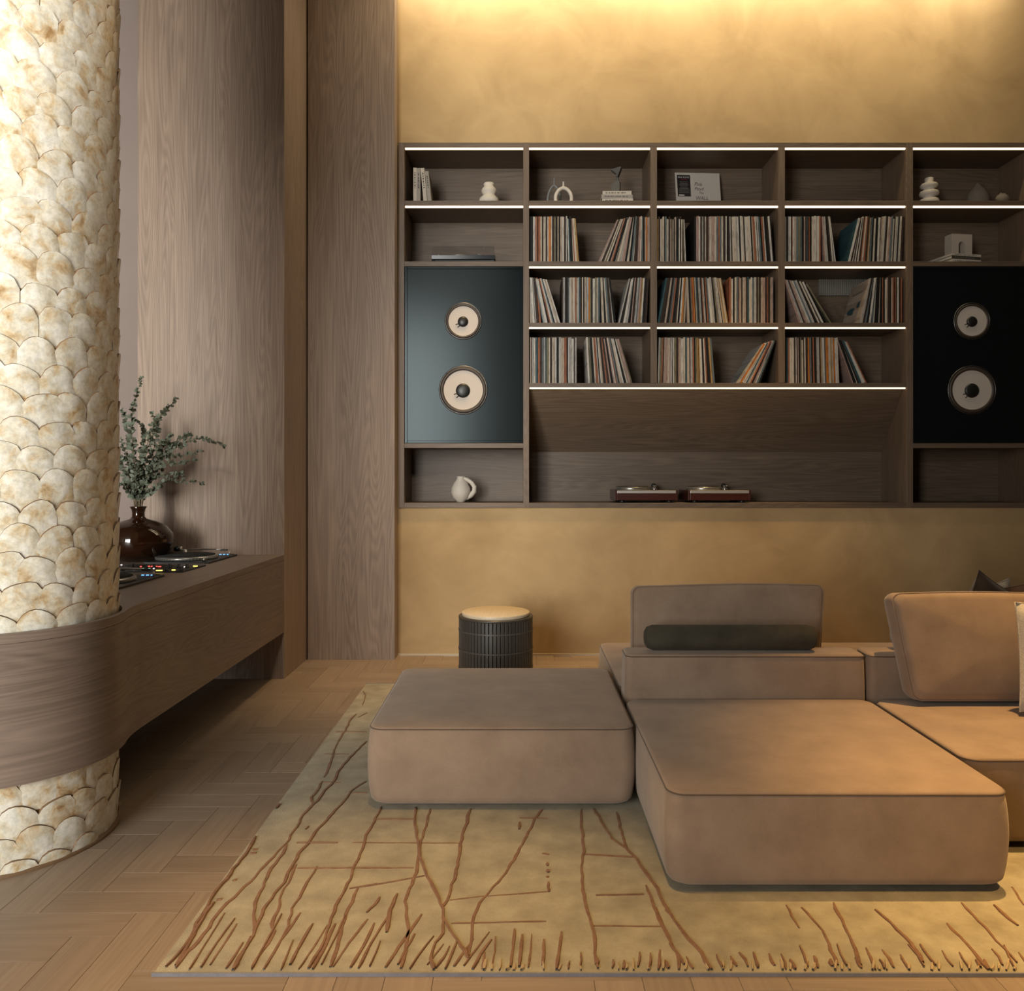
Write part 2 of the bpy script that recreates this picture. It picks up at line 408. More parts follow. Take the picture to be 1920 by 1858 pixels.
floor = obj('floor', MB().box(-5.6, XR + 0.1, -4.8, YB + 0.2, -0.2, -0.012), M['core'], kind='structure', label='herringbone oak floor under the rug and sofa')
mb = MB()
xs = [-3.2, HX0, HX1, XR]; zs = [0, HZ0, HZ1, 5.0]
for yy, fl in ((YW, False), (YW + 0.02, True)):
    vs = [(x, yy, z) for z in zs for x in xs]
    fs = []
    for i in range(3):
        for j in range(3):
            if i == 1 and j == 1: continue
            q = [i * 4 + j, i * 4 + j + 1, (i + 1) * 4 + j + 1, (i + 1) * 4 + j]
            fs.append(q[::-1] if fl else q)
    mb.add(vs, fs)
a, b_, c, d = 5, 6, 10, 9
k = 16
mb.f += [[a, b_, b_ + k, a + k], [b_, c, c + k, b_ + k], [c, d, d + k, c + k], [d, a, a + k, d + k]]; mb.mi += [0] * 4; mb.sm += [False] * 4; mb.uv += [None] * 4
obj('wall_back', mb, M['plaster'], kind='structure', label='ochre plaster wall around the built-in shelving')
obj('baseboard_highlight', MB().box(-0.839, XR, YW - 0.006, YW + 0.01, -0.012, 0.012), plain('highlight trim', (0.5, 0.42, 0.30), 0.6), kind='structure')  # thin pale strip, its colour standing in for the edge highlight at the floor
obj('wall_pale', MB().box(-5.5, -1.50, 5.10, 5.16, -0.012, 5.0), M['pale'], kind='structure', label='pale plaster wall beside the oak panelling')
obj('wall_left', MB().box(-5.6, -5.5, -4.8, 5.16, -0.012, 5.0), M['dim'], kind='structure')
obj('wall_right', MB().box(XR, XR + 0.1, -4.8, YW + 0.02, -0.012, 5.0), M['dim'], kind='structure')
mb = MB()
WX0, WX1, WZ0, WZ1 = -5.05, -1.15, 0.4, 4.3
for bx in ((-5.6, WX0, -0.012, 5.0), (WX1, XR + 0.1, -0.012, 5.0)): mb.box(bx[0], bx[1], -4.6, -4.5, bx[2], bx[3])
mb.box(WX0, WX1, -4.6, -4.5, -0.012, WZ0); mb.box(WX0, WX1, -4.6, -4.5, WZ1, 5.0)
obj('wall_front', mb, M['dim'], kind='structure')
wn = thing('window_1', 'tall window behind the viewer', 'window', (-3.1, -4.55, WZ0), kind='structure')
mb = MB(); mb.box(WX0, WX0 + 0.06, -4.6, -4.5, WZ0, WZ1); mb.box(WX1 - 0.06, WX1, -4.6, -4.5, WZ0, WZ1); mb.box(WX0, WX1, -4.6, -4.5, WZ0, WZ0 + 0.06); mb.box(WX0, WX1, -4.6, -4.5, WZ1 - 0.06, WZ1); mb.box(-3.13, -3.07, -4.6, -4.5, WZ0, WZ1)
obj('window_frame', mb, M['frame'], wn)
obj('wall_light_block', MB().box(-0.92, -0.80, -4.5, -0.75, -0.012, 4.55), M['dim'], kind='structure', label='unseen partition added to keep window light off the far side')  # out-of-view wall added to block daylight towards the right of the room
mb = MB(); mb.box(-5.6, XR + 0.1, -4.8, YW - 0.75, ZC, ZC + 0.12); mb.box(-5.6, XR + 0.1, YW - 0.75, YW + 0.2, 4.84, 4.92); mb.box(-5.6, XR + 0.1, YW - 0.79, YW - 0.75, ZC, 4.92)
obj('ceiling', mb, M['ceil'], kind='structure')

# oak panelling: boards proud of the wall
def boards(name, label, Y, x_edges_px, z1, depth, zb=-0.012):
    root = thing(name, label, 'panelling', at(sum(x_edges_px[:2]) / 2, VY, Y)[:2] + (0,), kind='structure')
    for p0, p1 in zip(x_edges_px, x_edges_px[1:]):
        x0, x1 = at(p0, 0, Y)[0], at(p1, 0, Y)[0]
        obj('panel', MB().box(x0 + 0.0002, x1 - 0.0002, Y, Y + depth, zb, z1, 0.0005), M['panel'], root)
    return root
boards('trim_1', 'wide oak panelling behind the vase and counter', 5.051, [258, 326, 405, 496, 533.0], 4.549, 0.62)
boards('trim_2', 'narrow oak panelling between counter and plaster wall', 5.575, [577.0, 630, 740], 4.549, 0.125)

# ------------------------------------------------------------------ floor planks, herringbone
W_, L_ = 0.119, 0.395
def plank_mesh():
    b = 0.0008; g = 0.0004
    x0, x1, y0, y1, z0, z1 = -L_ / 2 + g, L_ / 2 - g, -W_ / 2 + g, W_ / 2 - g, -0.012, 0.0
    vs = [(x0, y0, z0), (x1, y0, z0), (x1, y1, z0), (x0, y1, z0), (x0, y0, z1 - b), (x1, y0, z1 - b), (x1, y1, z1 - b), (x0, y1, z1 - b),
          (x0 + b, y0 + b, z1), (x1 - b, y0 + b, z1), (x1 - b, y1 - b, z1), (x0 + b, y1 - b, z1)]
    fs = [(0, 1, 5, 4), (1, 2, 6, 5), (2, 3, 7, 6), (3, 0, 4, 7), (4, 5, 9, 8), (5, 6, 10, 9), (6, 7, 11, 10), (7, 4, 8, 11), (8, 9, 10, 11)]
    return vs, fs
pv, pf = plank_mesh()
puv = [[(pv[i][0], pv[i][1]) for i in f] for f in pf]
pm = MB().add(pv, pf, uv=puv).mesh('plank', [M['plank']])
planks = []
# corner seen in the photo: a horizontal plank whose far edge ends at (489.6,1489.7)
cx0, cy0, _ = flat(489.6, 1489.7)
for p in range(-60, 61):
    for q in range(-12, 13):
        ox = cx0 - p * W_ + q * L_; oy = cy0 - p * W_ - q * L_
        for cx, cy, rot in ((ox - L_ / 2, oy - W_ / 2, 0), (ox + W_ / 2 - 0, oy - L_ / 2 + 0, 1)):
            if -5.5 < cx < XR and -4.5 < cy < YW + 0.1: planks.append((cx, cy, rot))
def seen(cx, cy):
    if cy < 1.75: return False
    px = VX + F * cx / cy; py = VY + F * EYE / cy
    if not (-60 < px < 1980 and py < 1890): return False
    if -0.80 < cx < 3.4 and 2.22 < cy < 4.75: return False
    if cx < -1.75: return False
    if cy > 4.9 and cx > 0.75: return False
    return True
ind = [p for p in planks if seen(p[0], p[1])]
ind.sort(key=lambda p: p[1]); ind = ind[:298]
inds = set(ind)
rest = MB()
for cx, cy, rot in planks:
    if (cx, cy, rot) in inds:
        o = obj('plank', pm, None, floor); o.location = (cx, cy, 0); o.rotation_euler = (0, 0, PI / 2 if rot else 0)
    else:
        vv = [((-y if rot else x) + cx, (x if rot else y) + cy, z) for x, y, z in pv]
        rest.add(vv, pf, uv=puv)
obj('plank_field', rest, M['plank'], floor, kind='stuff')

# ------------------------------------------------------------------ column clad in shells
CX, CY, CR = -1.795, 2.865, 0.366
colm = obj('column', MB().lathe([(CR, -0.012), (CR, 4.549)], (CX, CY, 0), seg=64), M['core'], kind='structure', label='round column clad in overlapping pearly shells, ringed by the oak counter')
obj('base_ring', MB().lathe([(CR + 0.010, -0.011), (CR + 0.0135, 0.0), (CR + 0.0125, 0.010), (CR + 0.004, 0.013)], (CX, CY, 0), seg=64, caps=False), M['shelledge'], colm)
def shell_mesh(seed):
    r = random.Random(seed); nu, nv = 7, 4; vs = []; fs = []
    W2, H = 0.0585 + r.uniform(-.004, .004), 0.128 + r.uniform(-.006, .006)
    ph = r.uniform(0, 6); sk = r.uniform(-.011, .011)
    for j in range(nv + 1):
        for i in range(nu + 1):
            u = -1 + 2 * i / nu; t = j / nv
            zt = H * (0.60 + 0.40 * math.sqrt(max(0, 1 - u * u * 0.96))) + 0.004 * math.sin(3 * u + ph) + sk * u
            z = zt * t; rad = CR + 0.002 + 0.0105 * (z / H) - 0.003 * u * u * t + 0.0014 * math.sin(5 * t + 4 * u + ph)
            a = u * W2 / CR
            vs.append((rad * math.cos(a), rad * math.sin(a), z))
    for j in range(nv):
        for i in range(nu): a = j * (nu + 1) + i; fs.append((a, a + 1, a + nu + 2, a + nu + 1))
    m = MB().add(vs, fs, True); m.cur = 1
    base = nv * (nu + 1); rim = []; rv = []
    for i in range(nu + 1):
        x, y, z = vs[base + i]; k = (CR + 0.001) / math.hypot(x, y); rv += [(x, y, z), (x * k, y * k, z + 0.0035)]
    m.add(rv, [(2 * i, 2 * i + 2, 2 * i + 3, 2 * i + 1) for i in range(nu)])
    return m
protos = [shell_mesh(i) for i in range(12)]
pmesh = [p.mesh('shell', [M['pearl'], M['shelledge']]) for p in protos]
cand = []
rows = int(4.55 / 0.086) + 1; NS = 22
for rr in range(rows):
    z = -0.085 + rr * 0.086
    for k in range(NS):
        ang = 2 * PI * (k + 0.5 * (rr % 2)) / NS + random.uniform(-.02, .02)
        zz = z + random.uniform(-.012, .012)
        if zz < -0.09 or zz > 4.40: continue
        x = CX + CR * math.cos(ang); y = CY + CR * math.sin(ang)
        dx, dy = -x, -y; d = math.hypot(dx, dy); face = (dx * math.cos(ang) + dy * math.sin(ang)) / d
        px = VX + F * x / y; py = VY - F * (zz + 0.06 - EYE) / y
        vis = face > 0.02 and px > -30 and -30 < py < 1700 and not (0.27 < zz + 0.06 < 0.70)
        cand.append((face / d if vis else -1, ang, zz, rr * NS + k))
cand.sort(reverse=True)
rest = MB()
for i, (sc_, ang, zz, sd) in enumerate(cand):
    k = (sd * 5 + sd // 7) % 12
    if sc_ > 0 and i < 298:
        o = obj('shell', pmesh[k], None, colm)
        o.location = (CX, CY, zz); o.rotation_euler = (random.uniform(-.012, .012), random.uniform(-.004, .004), ang)
    else:
        ca, sa = math.cos(ang), math.sin(ang); p = protos[k]; o_ = len(rest.v)
        rest.v += [(CX + x * ca - y * sa, CY + x * sa + y * ca, zz + z) for x, y, z in p.v]
        rest.f += [[o_ + q for q in f] for f in p.f]; rest.mi += p.mi; rest.sm += p.sm; rest.uv += p.uv
obj('shell_field', rest, [M['pearl'], M['shelledge']], colm, kind='stuff')

# ------------------------------------------------------------------ oak counter that wraps the column
CT, CB = 0.754, 0.285
RB = 0.402; XF = -1.432
outline = [(-2.75, 5.05), (-2.75, 2.75), (-2.62, 2.62)]
a0 = -2.45
outline = [(-2.75, 5.049), (-2.75, CY + RB * math.sin(a0) + 0.25), (-2.45, CY + RB * math.sin(a0) + 0.06)]
arc = []
for i in range(41):
    a = a0 + (0.33 - a0) * i / 40
    arc.append((CX + RB * math.cos(a), CY + RB * math.sin(a)))
pe = arc[-1]
fil = []
y_end = pe[1] + 0.15
for i in range(1, 9):
    t = i / 8; fil.append((pe[0] + (XF - pe[0]) * (1 - (1 - t) ** 2), pe[1] + (y_end - pe[1]) * (t ** 1.0)))
outline = outline + arc + fil + [(XF, 5.049)]
hole = [(CX + 0.385 * math.cos(2 * PI * k / 40), CY + 0.385 * math.sin(2 * PI * k / 40)) for k in range(40)]
ctr = thing('dj_counter', 'long floating oak counter curving around the shell column, holding the turntables', 'counter', (-2.1, 4.0, CB))
def slab(z0, z1, ol, hl):
    m = MB(); n = len(ol); h = len(hl)
    pts = [(x, y) for x, y in ol] + [(x, y) for x, y in hl]
    tris = tessellate_polygon([[Vector((x, y, 0)) for x, y in ol], [Vector((x, y, 0)) for x, y in hl]])
    vs = [(x, y, z1) for x, y in pts] + [(x, y, z0) for x, y in pts]; T = len(pts)
    fs = []
    for t in tris:
        p = [Vector((*pts[i], 0)) for i in t]
        up = (p[1] - p[0]).cross(p[2] - p[0]).z > 0
        fs.append(tuple(t) if up else tuple(t)[::-1]); fs.append(tuple(T + i for i in (t[::-1] if up else t)))
    m.add(vs, fs, uv=[[(vs[i][1], vs[i][0]) for i in f] for f in fs])
    def wall(lo, cnt, fl):
        w = []; f = []; L = [0.0]
        for i in range(cnt):
            p, q = Vector(vs[lo + i]), Vector(vs[lo + (i + 1) % cnt]); L.append(L[-1] + (q - p).length)
        uvs = []
        for i in range(cnt): w += [vs[lo + i], vs[T + lo + i]]
        for i in range(cnt):
            j = (i + 1) % cnt; q = (2 * i, 2 * i + 1, 2 * j + 1, 2 * j); f.append(q[::-1] if fl else q)
            t = [(L[i], z1), (L[i], z0), (L[i + 1], z0), (L[i + 1], z1)]; uvs.append(t[::-1] if fl else t)
        m.add(w, f, True, uv=uvs)
    wall(0, n, False); wall(n, h, True)
    return m
obj('worktop', slab(CT - 0.03, CT, outline, hole), M['counter'], ctr)
obj('front_panel', slab(CB, CT - 0.0312, outline, hole), M['counter'], ctr)

# ------------------------------------------------------------------ turntables and mixer let into the counter
def dj_turntable(y0, label):
    x0, x1, z = -2.055, -1.695, CT
    t = thing('turntable', label, 'turntable', ((x0 + x1) / 2, y0 + 0.225, z), 'turntables let into the counter')
    obj('plinth', MB().box(x0, x1, y0, y0 + 0.45, z - 0.02, z + 0.010, 0.003), M['black'], t)
    cx, cy = -1.895, y0 + 0.195
    pl = obj('platter', MB().lathe([(0.166, z + 0.0105), (0.168, z + 0.018), (0.166, z + 0.028), (0.158, z + 0.030)], (cx, cy, 0), seg=48), M['platter'], t)
    dots = MB()
    for k in range(56):
        a = 2 * PI * k / 56
        for r2 in (0.0145, 0.021): dots.lathe([(0.0016, 0.1665), (0.0012, 0.1685)], (0, 0, 0), 'X', 6, False).xf(lambda p: p)
        break
    sd = MB()
    for k in range(60):
        a = 2 * PI * k / 60; ca, sa = math.cos(a), math.sin(a)
        for zz in (z + 0.0145, z + 0.0215):
            r = 0.169; e = 0.0016
            sd.add([(cx + r * ca - q[0] * sa, cy + r * sa + q[0] * ca, zz + q[1]) for q in ((-e, -e), (e, -e), (e, e), (-e, e))], [(0, 1, 2, 3)])
    obj('strobe_dots', sd, M['white'], pl, kind='stuff')
    obj('slipmat', MB().lathe([(0.152, z + 0.030), (0.152, z + 0.033)], (cx, cy, 0), seg=40), M['blackfelt'], pl)
    ya = y0 + 0.385
    ba = obj('tonearm_base', MB().lathe([(0.030, z + 0.010), (0.030, z + 0.020), (0.017, z + 0.024), (0.015, z + 0.043), (0.012, z + 0.046)], (-1.985, ya, 0), seg=24), M['chrome'], t)
    ar = obj('tonearm', MB().tube([(-1.98, ya, z + 0.046), (-1.80, ya, z + 0.045), (-1.765, ya - 0.01, z + 0.044)], 0.0048, 8), M['chrome'], t)
    obj('counterweight', MB().lathe([(0.014, -2.045), (0.016, -2.043), (0.016, -2.020), (0.014, -2.018)], (0, ya, z + 0.047), 'X', 20), M['black'], ar)
    obj('weight_ring', MB().lathe([(0.015, -2.018), (0.015, -1.998)], (0, ya, z + 0.047), 'X', 20), M['chrome'], ar)
    obj('headshell', MB().box(-1.768, -1.728, ya - 0.022, ya + 0.000, z + 0.037, z + 0.046, 0.002), M['black'], ar)
    obj('start_button', MB().lathe([(0.010, z + 0.010), (0.010, z + 0.026), (0.009, z + 0.027)], (-1.735, y0 + 0.03, 0), seg=16), M['chrome'], t)
    obj('target_light', MB().lathe([(0.005, z + 0.010), (0.005, z + 0.032)], (-1.722, y0 + 0.39, 0), seg=12), M['steel'], t)
    obj('pitch_fader', MB().box(-1.79, -1.71, y0 + 0.425, y0 + 0.435, z + 0.010, z + 0.013), M['black'], t)
    for i in range(3):
        obj('indicator_lamp', MB().box(-1.79 + i * 0.022, -1.778 + i * 0.022, y0 + 0.412, y0 + 0.418, z + 0.010, z + 0.013), M['blueled'], t)
    return t
dj_turntable(4.54, 'silver platter turntable let into the counter below the amber vase')
dj_turntable(3.52, 'turntable let into the counter closest to the shell column, blue lamps lit')
mx = thing('dj_mixer', 'black mixer with lit buttons set between the two counter turntables', 'mixer', (-1.86, 4.28, CT))
obj('faceplate', MB().box(-2.10, -1.672, 4.13, 4.43, CT - 0.02, CT + 0.008, 0.002), M['black'], mx)
Zm = CT + 0.008
def zp(zx, zy): return flat(200 + zx / 6.857, 930 + zy / 6.857, Zm)
for zx, zy in ((200, 960), (290, 930), (345, 918), (400, 928), (510, 925), (612, 922), (815, 918), (930, 920), (1035, 922), (770, 960), (900, 975)):
    x, y, z = zp(zx, zy)
    if not (4.14 < y < 4.42): y = min(4.41, max(4.15, y))
    k = obj('knob', MB().lathe([(0.011, Zm), (0.011, Zm + 0.004), (0.008, Zm + 0.006), (0.0075, Zm + 0.020), (0.006, Zm + 0.021)], (x, y, 0), seg=14), M['black'], mx)
    obj('pointer', MB().box(x - 0.001, x + 0.001, y - 0.006, y, Zm + 0.021, Zm + 0.0218), M['white'], k)
for zx, zy, c, ln in ((660, 965, 'yellow', .030), (860, 955, 'yellow', .016), (1140, 905, 'yellow', .020), (540, 908, 'redled', .012), (580, 908, 'redled', .006), (640, 908, 'redled', .006), (680, 910, 'redled', .014), (440, 910, 'redled', .006),
                      (345, 938, 'whiteled', .018), (455, 938, 'greenled', .018), (548, 938, 'greenled', .010), (606, 936, 'whiteled', .005), (1000, 914, 'whiteled', .004), (190, 890, 'whiteled', .006)):
    x, y, z = zp(zx, zy); y = min(4.42, max(4.14, y))
    obj('button', MB().box(x - ln / 2, x + ln / 2, y - 0.005, y + 0.005, Zm, Zm + 0.004, 0.0008), M[c], mx)

# ------------------------------------------------------------------ amber vase and eucalyptus
vx, vy, vz = -2.165, 4.72, CT
va = obj('vase', MB().lathe([(0.075, 0), (0.10, 0.004), (0.165, 0.045), (0.192, 0.105), (0.185, 0.150), (0.150, 0.195), (0.095, 0.222), (0.045, 0.236), (0.034, 0.248), (0.033, 0.270), (0.037, 0.290), (0.046, 0.304), (0.044, 0.306), (0.034, 0.290), (0.030, 0.262)], (vx, vy, vz), seg=48), M['vase'])
va.location = (0, 0, 0)
tag(va, 'squat dark amber glass vase with a narrow flared neck on the counter', 'vase')
eu = thing('eucalyptus_bunch', 'loose bunch of grey-green eucalyptus branches standing in the amber vase', 'plant', (vx, vy, vz + 0.02))
br = [[(330, 1000), (310, 700), (330, 500), (390, 270), (440, 120)], [(520, 900), (640, 640), (750, 520), (870, 370)], [(600, 950), (620, 700), (560, 560)],
      [(600, 1180), (700, 1060), (900, 960), (1150, 880), (1330, 910), (1470, 975)], [(550, 1250), (700, 1110), (950, 1085), (1180, 1040)], [(520, 1330), (650, 1210), (900, 1180), (1140, 1150)],
      [(440, 1600), (550, 1530), (700, 1430), (900, 1400), (1220, 1430)], [(480, 1450), (600, 1340), (850, 1330), (960, 1310)], [(300, 1250), (250, 1100), (180, 880)],
      [(330, 1100), (280, 900), (240, 650), (185, 520)], [(250, 1300), (150, 1100), (60, 980)], [(300, 1560), (180, 1450), (110, 1520)], [(440, 1100), (480, 860), (470, 760), (390, 660)],
      [(480, 1200), (620, 1000), (740, 900), (810, 830)], [(460, 1150), (540, 900), (560, 680)], [(400, 1350), (420, 1180), (440, 1080)], [(320, 1400), (200, 1250), (90, 1230)], [(430, 1400), (560, 1290), (700, 1260)], [(360, 1400), (330, 1250), (300, 1150)], [(420, 1560), (470, 1400), (560, 1360), (640, 1330)], [(340, 1560), (260, 1430), (190, 1330)], [(700, 1000), (830, 960), (1000, 830), (1050, 820)]]
def leafmesh(seed, mat):
    r = random.Random(seed); n = 6; vs = []; fs = []
    for j in range(n + 1):
        t = j / n; wv = 0.36 * math.sin(PI * min(1, t * 0.92 + 0.08)) ** 0.7; zc = 0.12 * math.sin(PI * t)
        vs += [(t, -wv, zc + 0.06), (t, 0, zc), (t, wv, zc + 0.06)]
    for j in range(n):
        for i in range(2): fs.append((3 * j + i, 3 * j + 3 + i, 3 * j + 4 + i, 3 * j + 1 + i))
    return MB().add(vs, fs, True)
LM = [(leafmesh(0, 0).mesh('leaf', [M['leaf']])), (leafmesh(0, 0).mesh('leaf', [M['leafdark']]))]
LP = leafmesh(0, 0)
nind = 0; rl = MB()
for bi, pts in enumerate(br):
    R = random.Random(bi + 3); off = R.uniform(-0.16, 0.12)
    P = [Vector((vx + R.uniform(-.015, .015), vy + R.uniform(-.015, .015), vz + 0.06)), Vector((vx + R.uniform(-.02, .02), vy + R.uniform(-.02, .02), vz + 0.31))]
    for i, (zx, zy) in enumerate(pts):
        Y = vy + off * (i + 1) / len(pts); P.append(Vector(at(200 + zx / 6.636, 690 + zy / 6.636, Y)))
    fine = []
    for i in range(len(P) - 1):
        p0, p1, p2, p3 = P[max(i - 1, 0)], P[i], P[i + 1], P[min(i + 2, len(P) - 1)]
        for s in range(6):
            t = s / 6; fine.append(0.5 * ((2 * p1) + (p2 - p0) * t + (2 * p0 - 5 * p1 + 4 * p2 - p3) * t * t + (3 * p1 - p0 - 3 * p2 + p3) * t ** 3))
    fine.append(P[-1])
    n = len(fine)
    stem = obj('branch', MB().tube(fine, [0.0028 * (1 - 0.75 * i / n) for i in range(n)], 5), M['twig'], eu)
    st = [i for i in range(9, n)]
    for i in st:
        for rep in range(3):
            t = (i - 9) / max(1, n - 9); size = (0.035 - 0.018 * t) * R.uniform(0.75, 1.15)
            fr = R.random(); p = fine[i - 1].lerp(fine[i], fr); tan = (fine[i] - fine[i - 1]).normalized()
            side = Vector((R.uniform(-1, 1), R.uniform(-1, 1), R.uniform(-1, 1))); side = (side - tan * side.dot(tan)).normalized()
            dirv = (tan * R.uniform(0.15, 0.9) + side).normalized()
            nrm = Vector((R.uniform(-.7, .7), -1, R.uniform(-.3, 1))); nrm = (nrm - dirv * nrm.dot(dirv)).normalized(); b2 = nrm.cross(dirv)
            mat4 = Matrix(((dirv.x * size, b2.x * size, nrm.x * size, p.x), (dirv.y * size, b2.y * size, nrm.y * size, p.y), (dirv.z * size, b2.z * size, nrm.z * size, p.z), (0, 0, 0, 1)))
            if size > 0.0255 and nind < 295 and px_ok if (px_ok := (VX + F * p.x / p.y) > 215) else False:
                o = obj('leaf', LM[0 if R.random() < .72 else 1], None, stem); o.matrix_local = mat4; nind += 1
            else:
                rl.cur = 0 if R.random() < .7 else 1
                rl.add([mat4 @ Vector(q) for q in LP.v], LP.f, True)
obj('small_leaves', rl, [M['leaf'], M['leafdark']], eu, kind='stuff')

# ------------------------------------------------------------------ shelving
sh = thing('shelving_unit', 'built-in smoked oak shelving with lit shelf edges in the plaster wall', 'shelves', ((HX0 + HX1) / 2, YS, HZ0))
U = [(747, 758), (981, 992), (1700, 1712), (1934, 1945)]
for a, b2 in U: obj('upright', MB().box(sx(a), sx(b2), YS, YB, HZ0 + 0.0, HZ1, 0.0012), M['upright'], sh)
for a, b2 in ((1220, 1232), (1460, 1472)): obj('divider', MB().box(sx(a), sx(b2), YS + 0.001, YB, sz(718), sz(276), 0.0012), M['upright'], sh)
def board(x0, x1, y0, y1): return obj('shelf_board', MB().box(sx(x0), sx(x1), YS + 0.002, YB, sz(y1), sz(y0), 0.0012), M['shelf'], sh)
board(758, 981, 267, 276); board(992, 1700, 267, 276); board(1712, 1934, 267, 276)
board(758, 981, 376, 385); board(1712, 1934, 376, 385); board(758, 981, 490, 499); board(1712, 1934, 490, 499)
for x0, x1 in ((992, 1220), (1232, 1460), (1472, 1700)):
    for y0, y1 in ((376, 385), (490, 499), (605, 613)): board(x0, x1, y0, y1)
board(992, 1700, 718, 726)
board(758, 981, 831, 840); board(1712, 1934, 831, 840)
board(758, 981, 943, 952); board(992, 1700, 943, 952); board(1712, 1934, 943, 952)
for x0, x1 in ((758, 981), (992, 1700), (1712, 1934)):
    obj('back_panel', MB().box(sx(x0) - 0.01, sx(x1) + 0.01, YB, YB + 0.02, HZ0, HZ1), M['shelf'], sh)
ZB = EYE - (847.5 - VY) * YB / F; ZF = sz(727)
mb = MB(); mb.add([(sx(992.5), YS + 0.05, ZF), (sx(1699.5), YS + 0.05, ZF), (sx(1699.5), YB - 0.001, ZB), (sx(992.5), YB - 0.001, ZB), (sx(992.5), YS + 0.05, ZF + 0.02), (sx(1699.5), YS + 0.05, ZF + 0.02), (sx(1699.5), YB - 0.001, ZB + 0.02), (sx(992.5), YB - 0.001, ZB + 0.02)], [(0, 3, 2, 1), (4, 5, 6, 7), (0, 1, 5, 4), (1, 2, 6, 5), (2, 3, 7, 6), (3, 0, 4, 7)])
obj('slanted_panel', mb, M['shelf'], sh)
def strip(x0, x1, y0, y1):
    g = obj('light_strip', MB().box(sx(x0), sx(x1), YS + 0.004, YS + 0.016, sz(y1), sz(y0)), M['led'], sh, label='glowing warm white light strip')
for x0, x1 in ((759.5, 981), (992, 1219), (1232, 1459), (1472, 1698), (1712, 1934)):
    for y in (276, 385): strip(x0, x1, y + 0.6, y + 3.6)
for x0, x1 in ((992, 1219), (1232, 1459), (1472, 1698)):
    strip(x0, x1, 499.4, 502.2); strip(x0, x1, 613.4, 616)
strip(993, 1698, 726.4, 729)
gr = thing('vent_grille', 'pale ribbed grille on the shelf back above a leaning record', 'vent', at(1590, 537, YB - 0.01))
g0, g1 = at(1536, 520.5, YB - 0.02), at(1640, 554, YB - 0.02)
obj('grille_plate', MB().box(g0[0], g1[0], YB - 0.012, YB - 0.0005, g1[2], g0[2]), M['blade'], gr)
for k in range(26):
    x = g0[0] + (g1[0] - g0[0]) * (k + 0.5) / 26
    obj('slat', MB().box(x - 0.005, x + 0.005, YB - 0.020, YB - 0.0121, g1[2], g0[2], 0.0015), M['blade'], gr)

# ------------------------------------------------------------------ speakers
def speaker(x0, x1, label, cx):
    zb, zt = sz(831), sz(499); xa, xb = sx(x0) + 0.0015, sx(x1) - 0.0015
    t = thing('speaker', label, 'speaker', ((xa + xb) / 2, YS + 0.2, zb))
    obj('cabinet', MB().box(xa, xb, YS + 0.022, YB - 0.003, zb + 0.001, zt - 0.001), M['black'], t)
    fr = MB(); e = 0.018
    fr.box(xa, xa + e, YS + 0.004, YS + 0.0215, zb + 0.001, zt - 0.001, 0.002); fr.box(xb - e, xb, YS + 0.004, YS + 0.0215, zb + 0.001, zt - 0.001, 0.002)
    fr.box(xa + e, xb - e, YS + 0.004, YS + 0.0215, zb + 0.001, zb + e, 0.002); fr.box(xa + e, xb - e, YS + 0.004, YS + 0.0215, zt - e, zt - 0.001, 0.002)
    obj('front_frame', fr, M['baffle'], t)
    obj('baffle', MB().box(xa + e, xb - e, YS + 0.010, YS + 0.0218, zb + e, zt - e), M['baffle'], t)
    yb = YS + 0.010
    for py, ro, rc, rd in ((601.5, 33.5, 28, 9.8), (731, 44.5, 37, 13.3)):
        k = YS / F; X, Z = sx(cx), sz(py); ro, rc, rd = ro * k, rc * k, rd * k
        rg = obj('driver', MB().lathe([(ro + 0.006, 0), (ro + 0.005, -0.003), (ro, -0.005), (ro - 0.004, -0.004), (ro - 0.005, 0)], (X, yb, Z), 'Y', 56, caps=False), M['ring'], t)
        obj('surround', MB().lathe([(ro - 0.004, -0.001), (ro - 0.008, -0.006), (rc + 0.010, -0.008), (rc + 0.003, -0.004), (rc - 0.001, -0.0005)], (X, yb, Z), 'Y', 56, caps=False), M['rubber'], rg)
        obj('cone', MB().lathe([(rc, -0.001), (rc * 0.7, -0.0007), (rd, -0.0004), (0.001, -0.0003)], (X, yb, Z), 'Y', 48, caps=False), M['cone'], rg)
        obj('dust_cap', MB().lathe([(rd * 1.02, -0.0006), (rd, -0.006), (rd * 0.8, -0.011), (rd * 0.4, -0.0145), (0.001, -0.0155)], (X - 0.002, yb, Z - 0.004), 'Y', 32, caps=False), M['black'], rg)
        for q in (0, 1):
            a = math.radians(205 + 25 * q); 
            obj('lead_wire', MB().tube([(X + rd * 0.8 * math.cos(a), yb - 0.006, Z - 0.004 + rd * 0.8 * math.sin(a)), (X + (rd + 0.018) * math.cos(a) - 0.004, yb - 0.006, Z - 0.004 + (rd + 0.016) * math.sin(a))], 0.003, 6), M['black'], rg)
        for q in range(4):
            a = PI / 4 + q * PI / 2
            obj('screw', MB().lathe([(0.004, 0), (0.0035, -0.006), (0.0005, -0.0065)], (X + (ro + 0.001) * math.cos(a), yb, Z + (ro + 0.001) * math.sin(a)), 'Y', 10, caps=False), M['black'], rg)
    return t
speaker(758, 981, 'tall black speaker with two cream cones below the covered turntable', 868.5)
speaker(1712, 1934, 'tall black speaker with two cream cones below the stone arch on books', 1824)

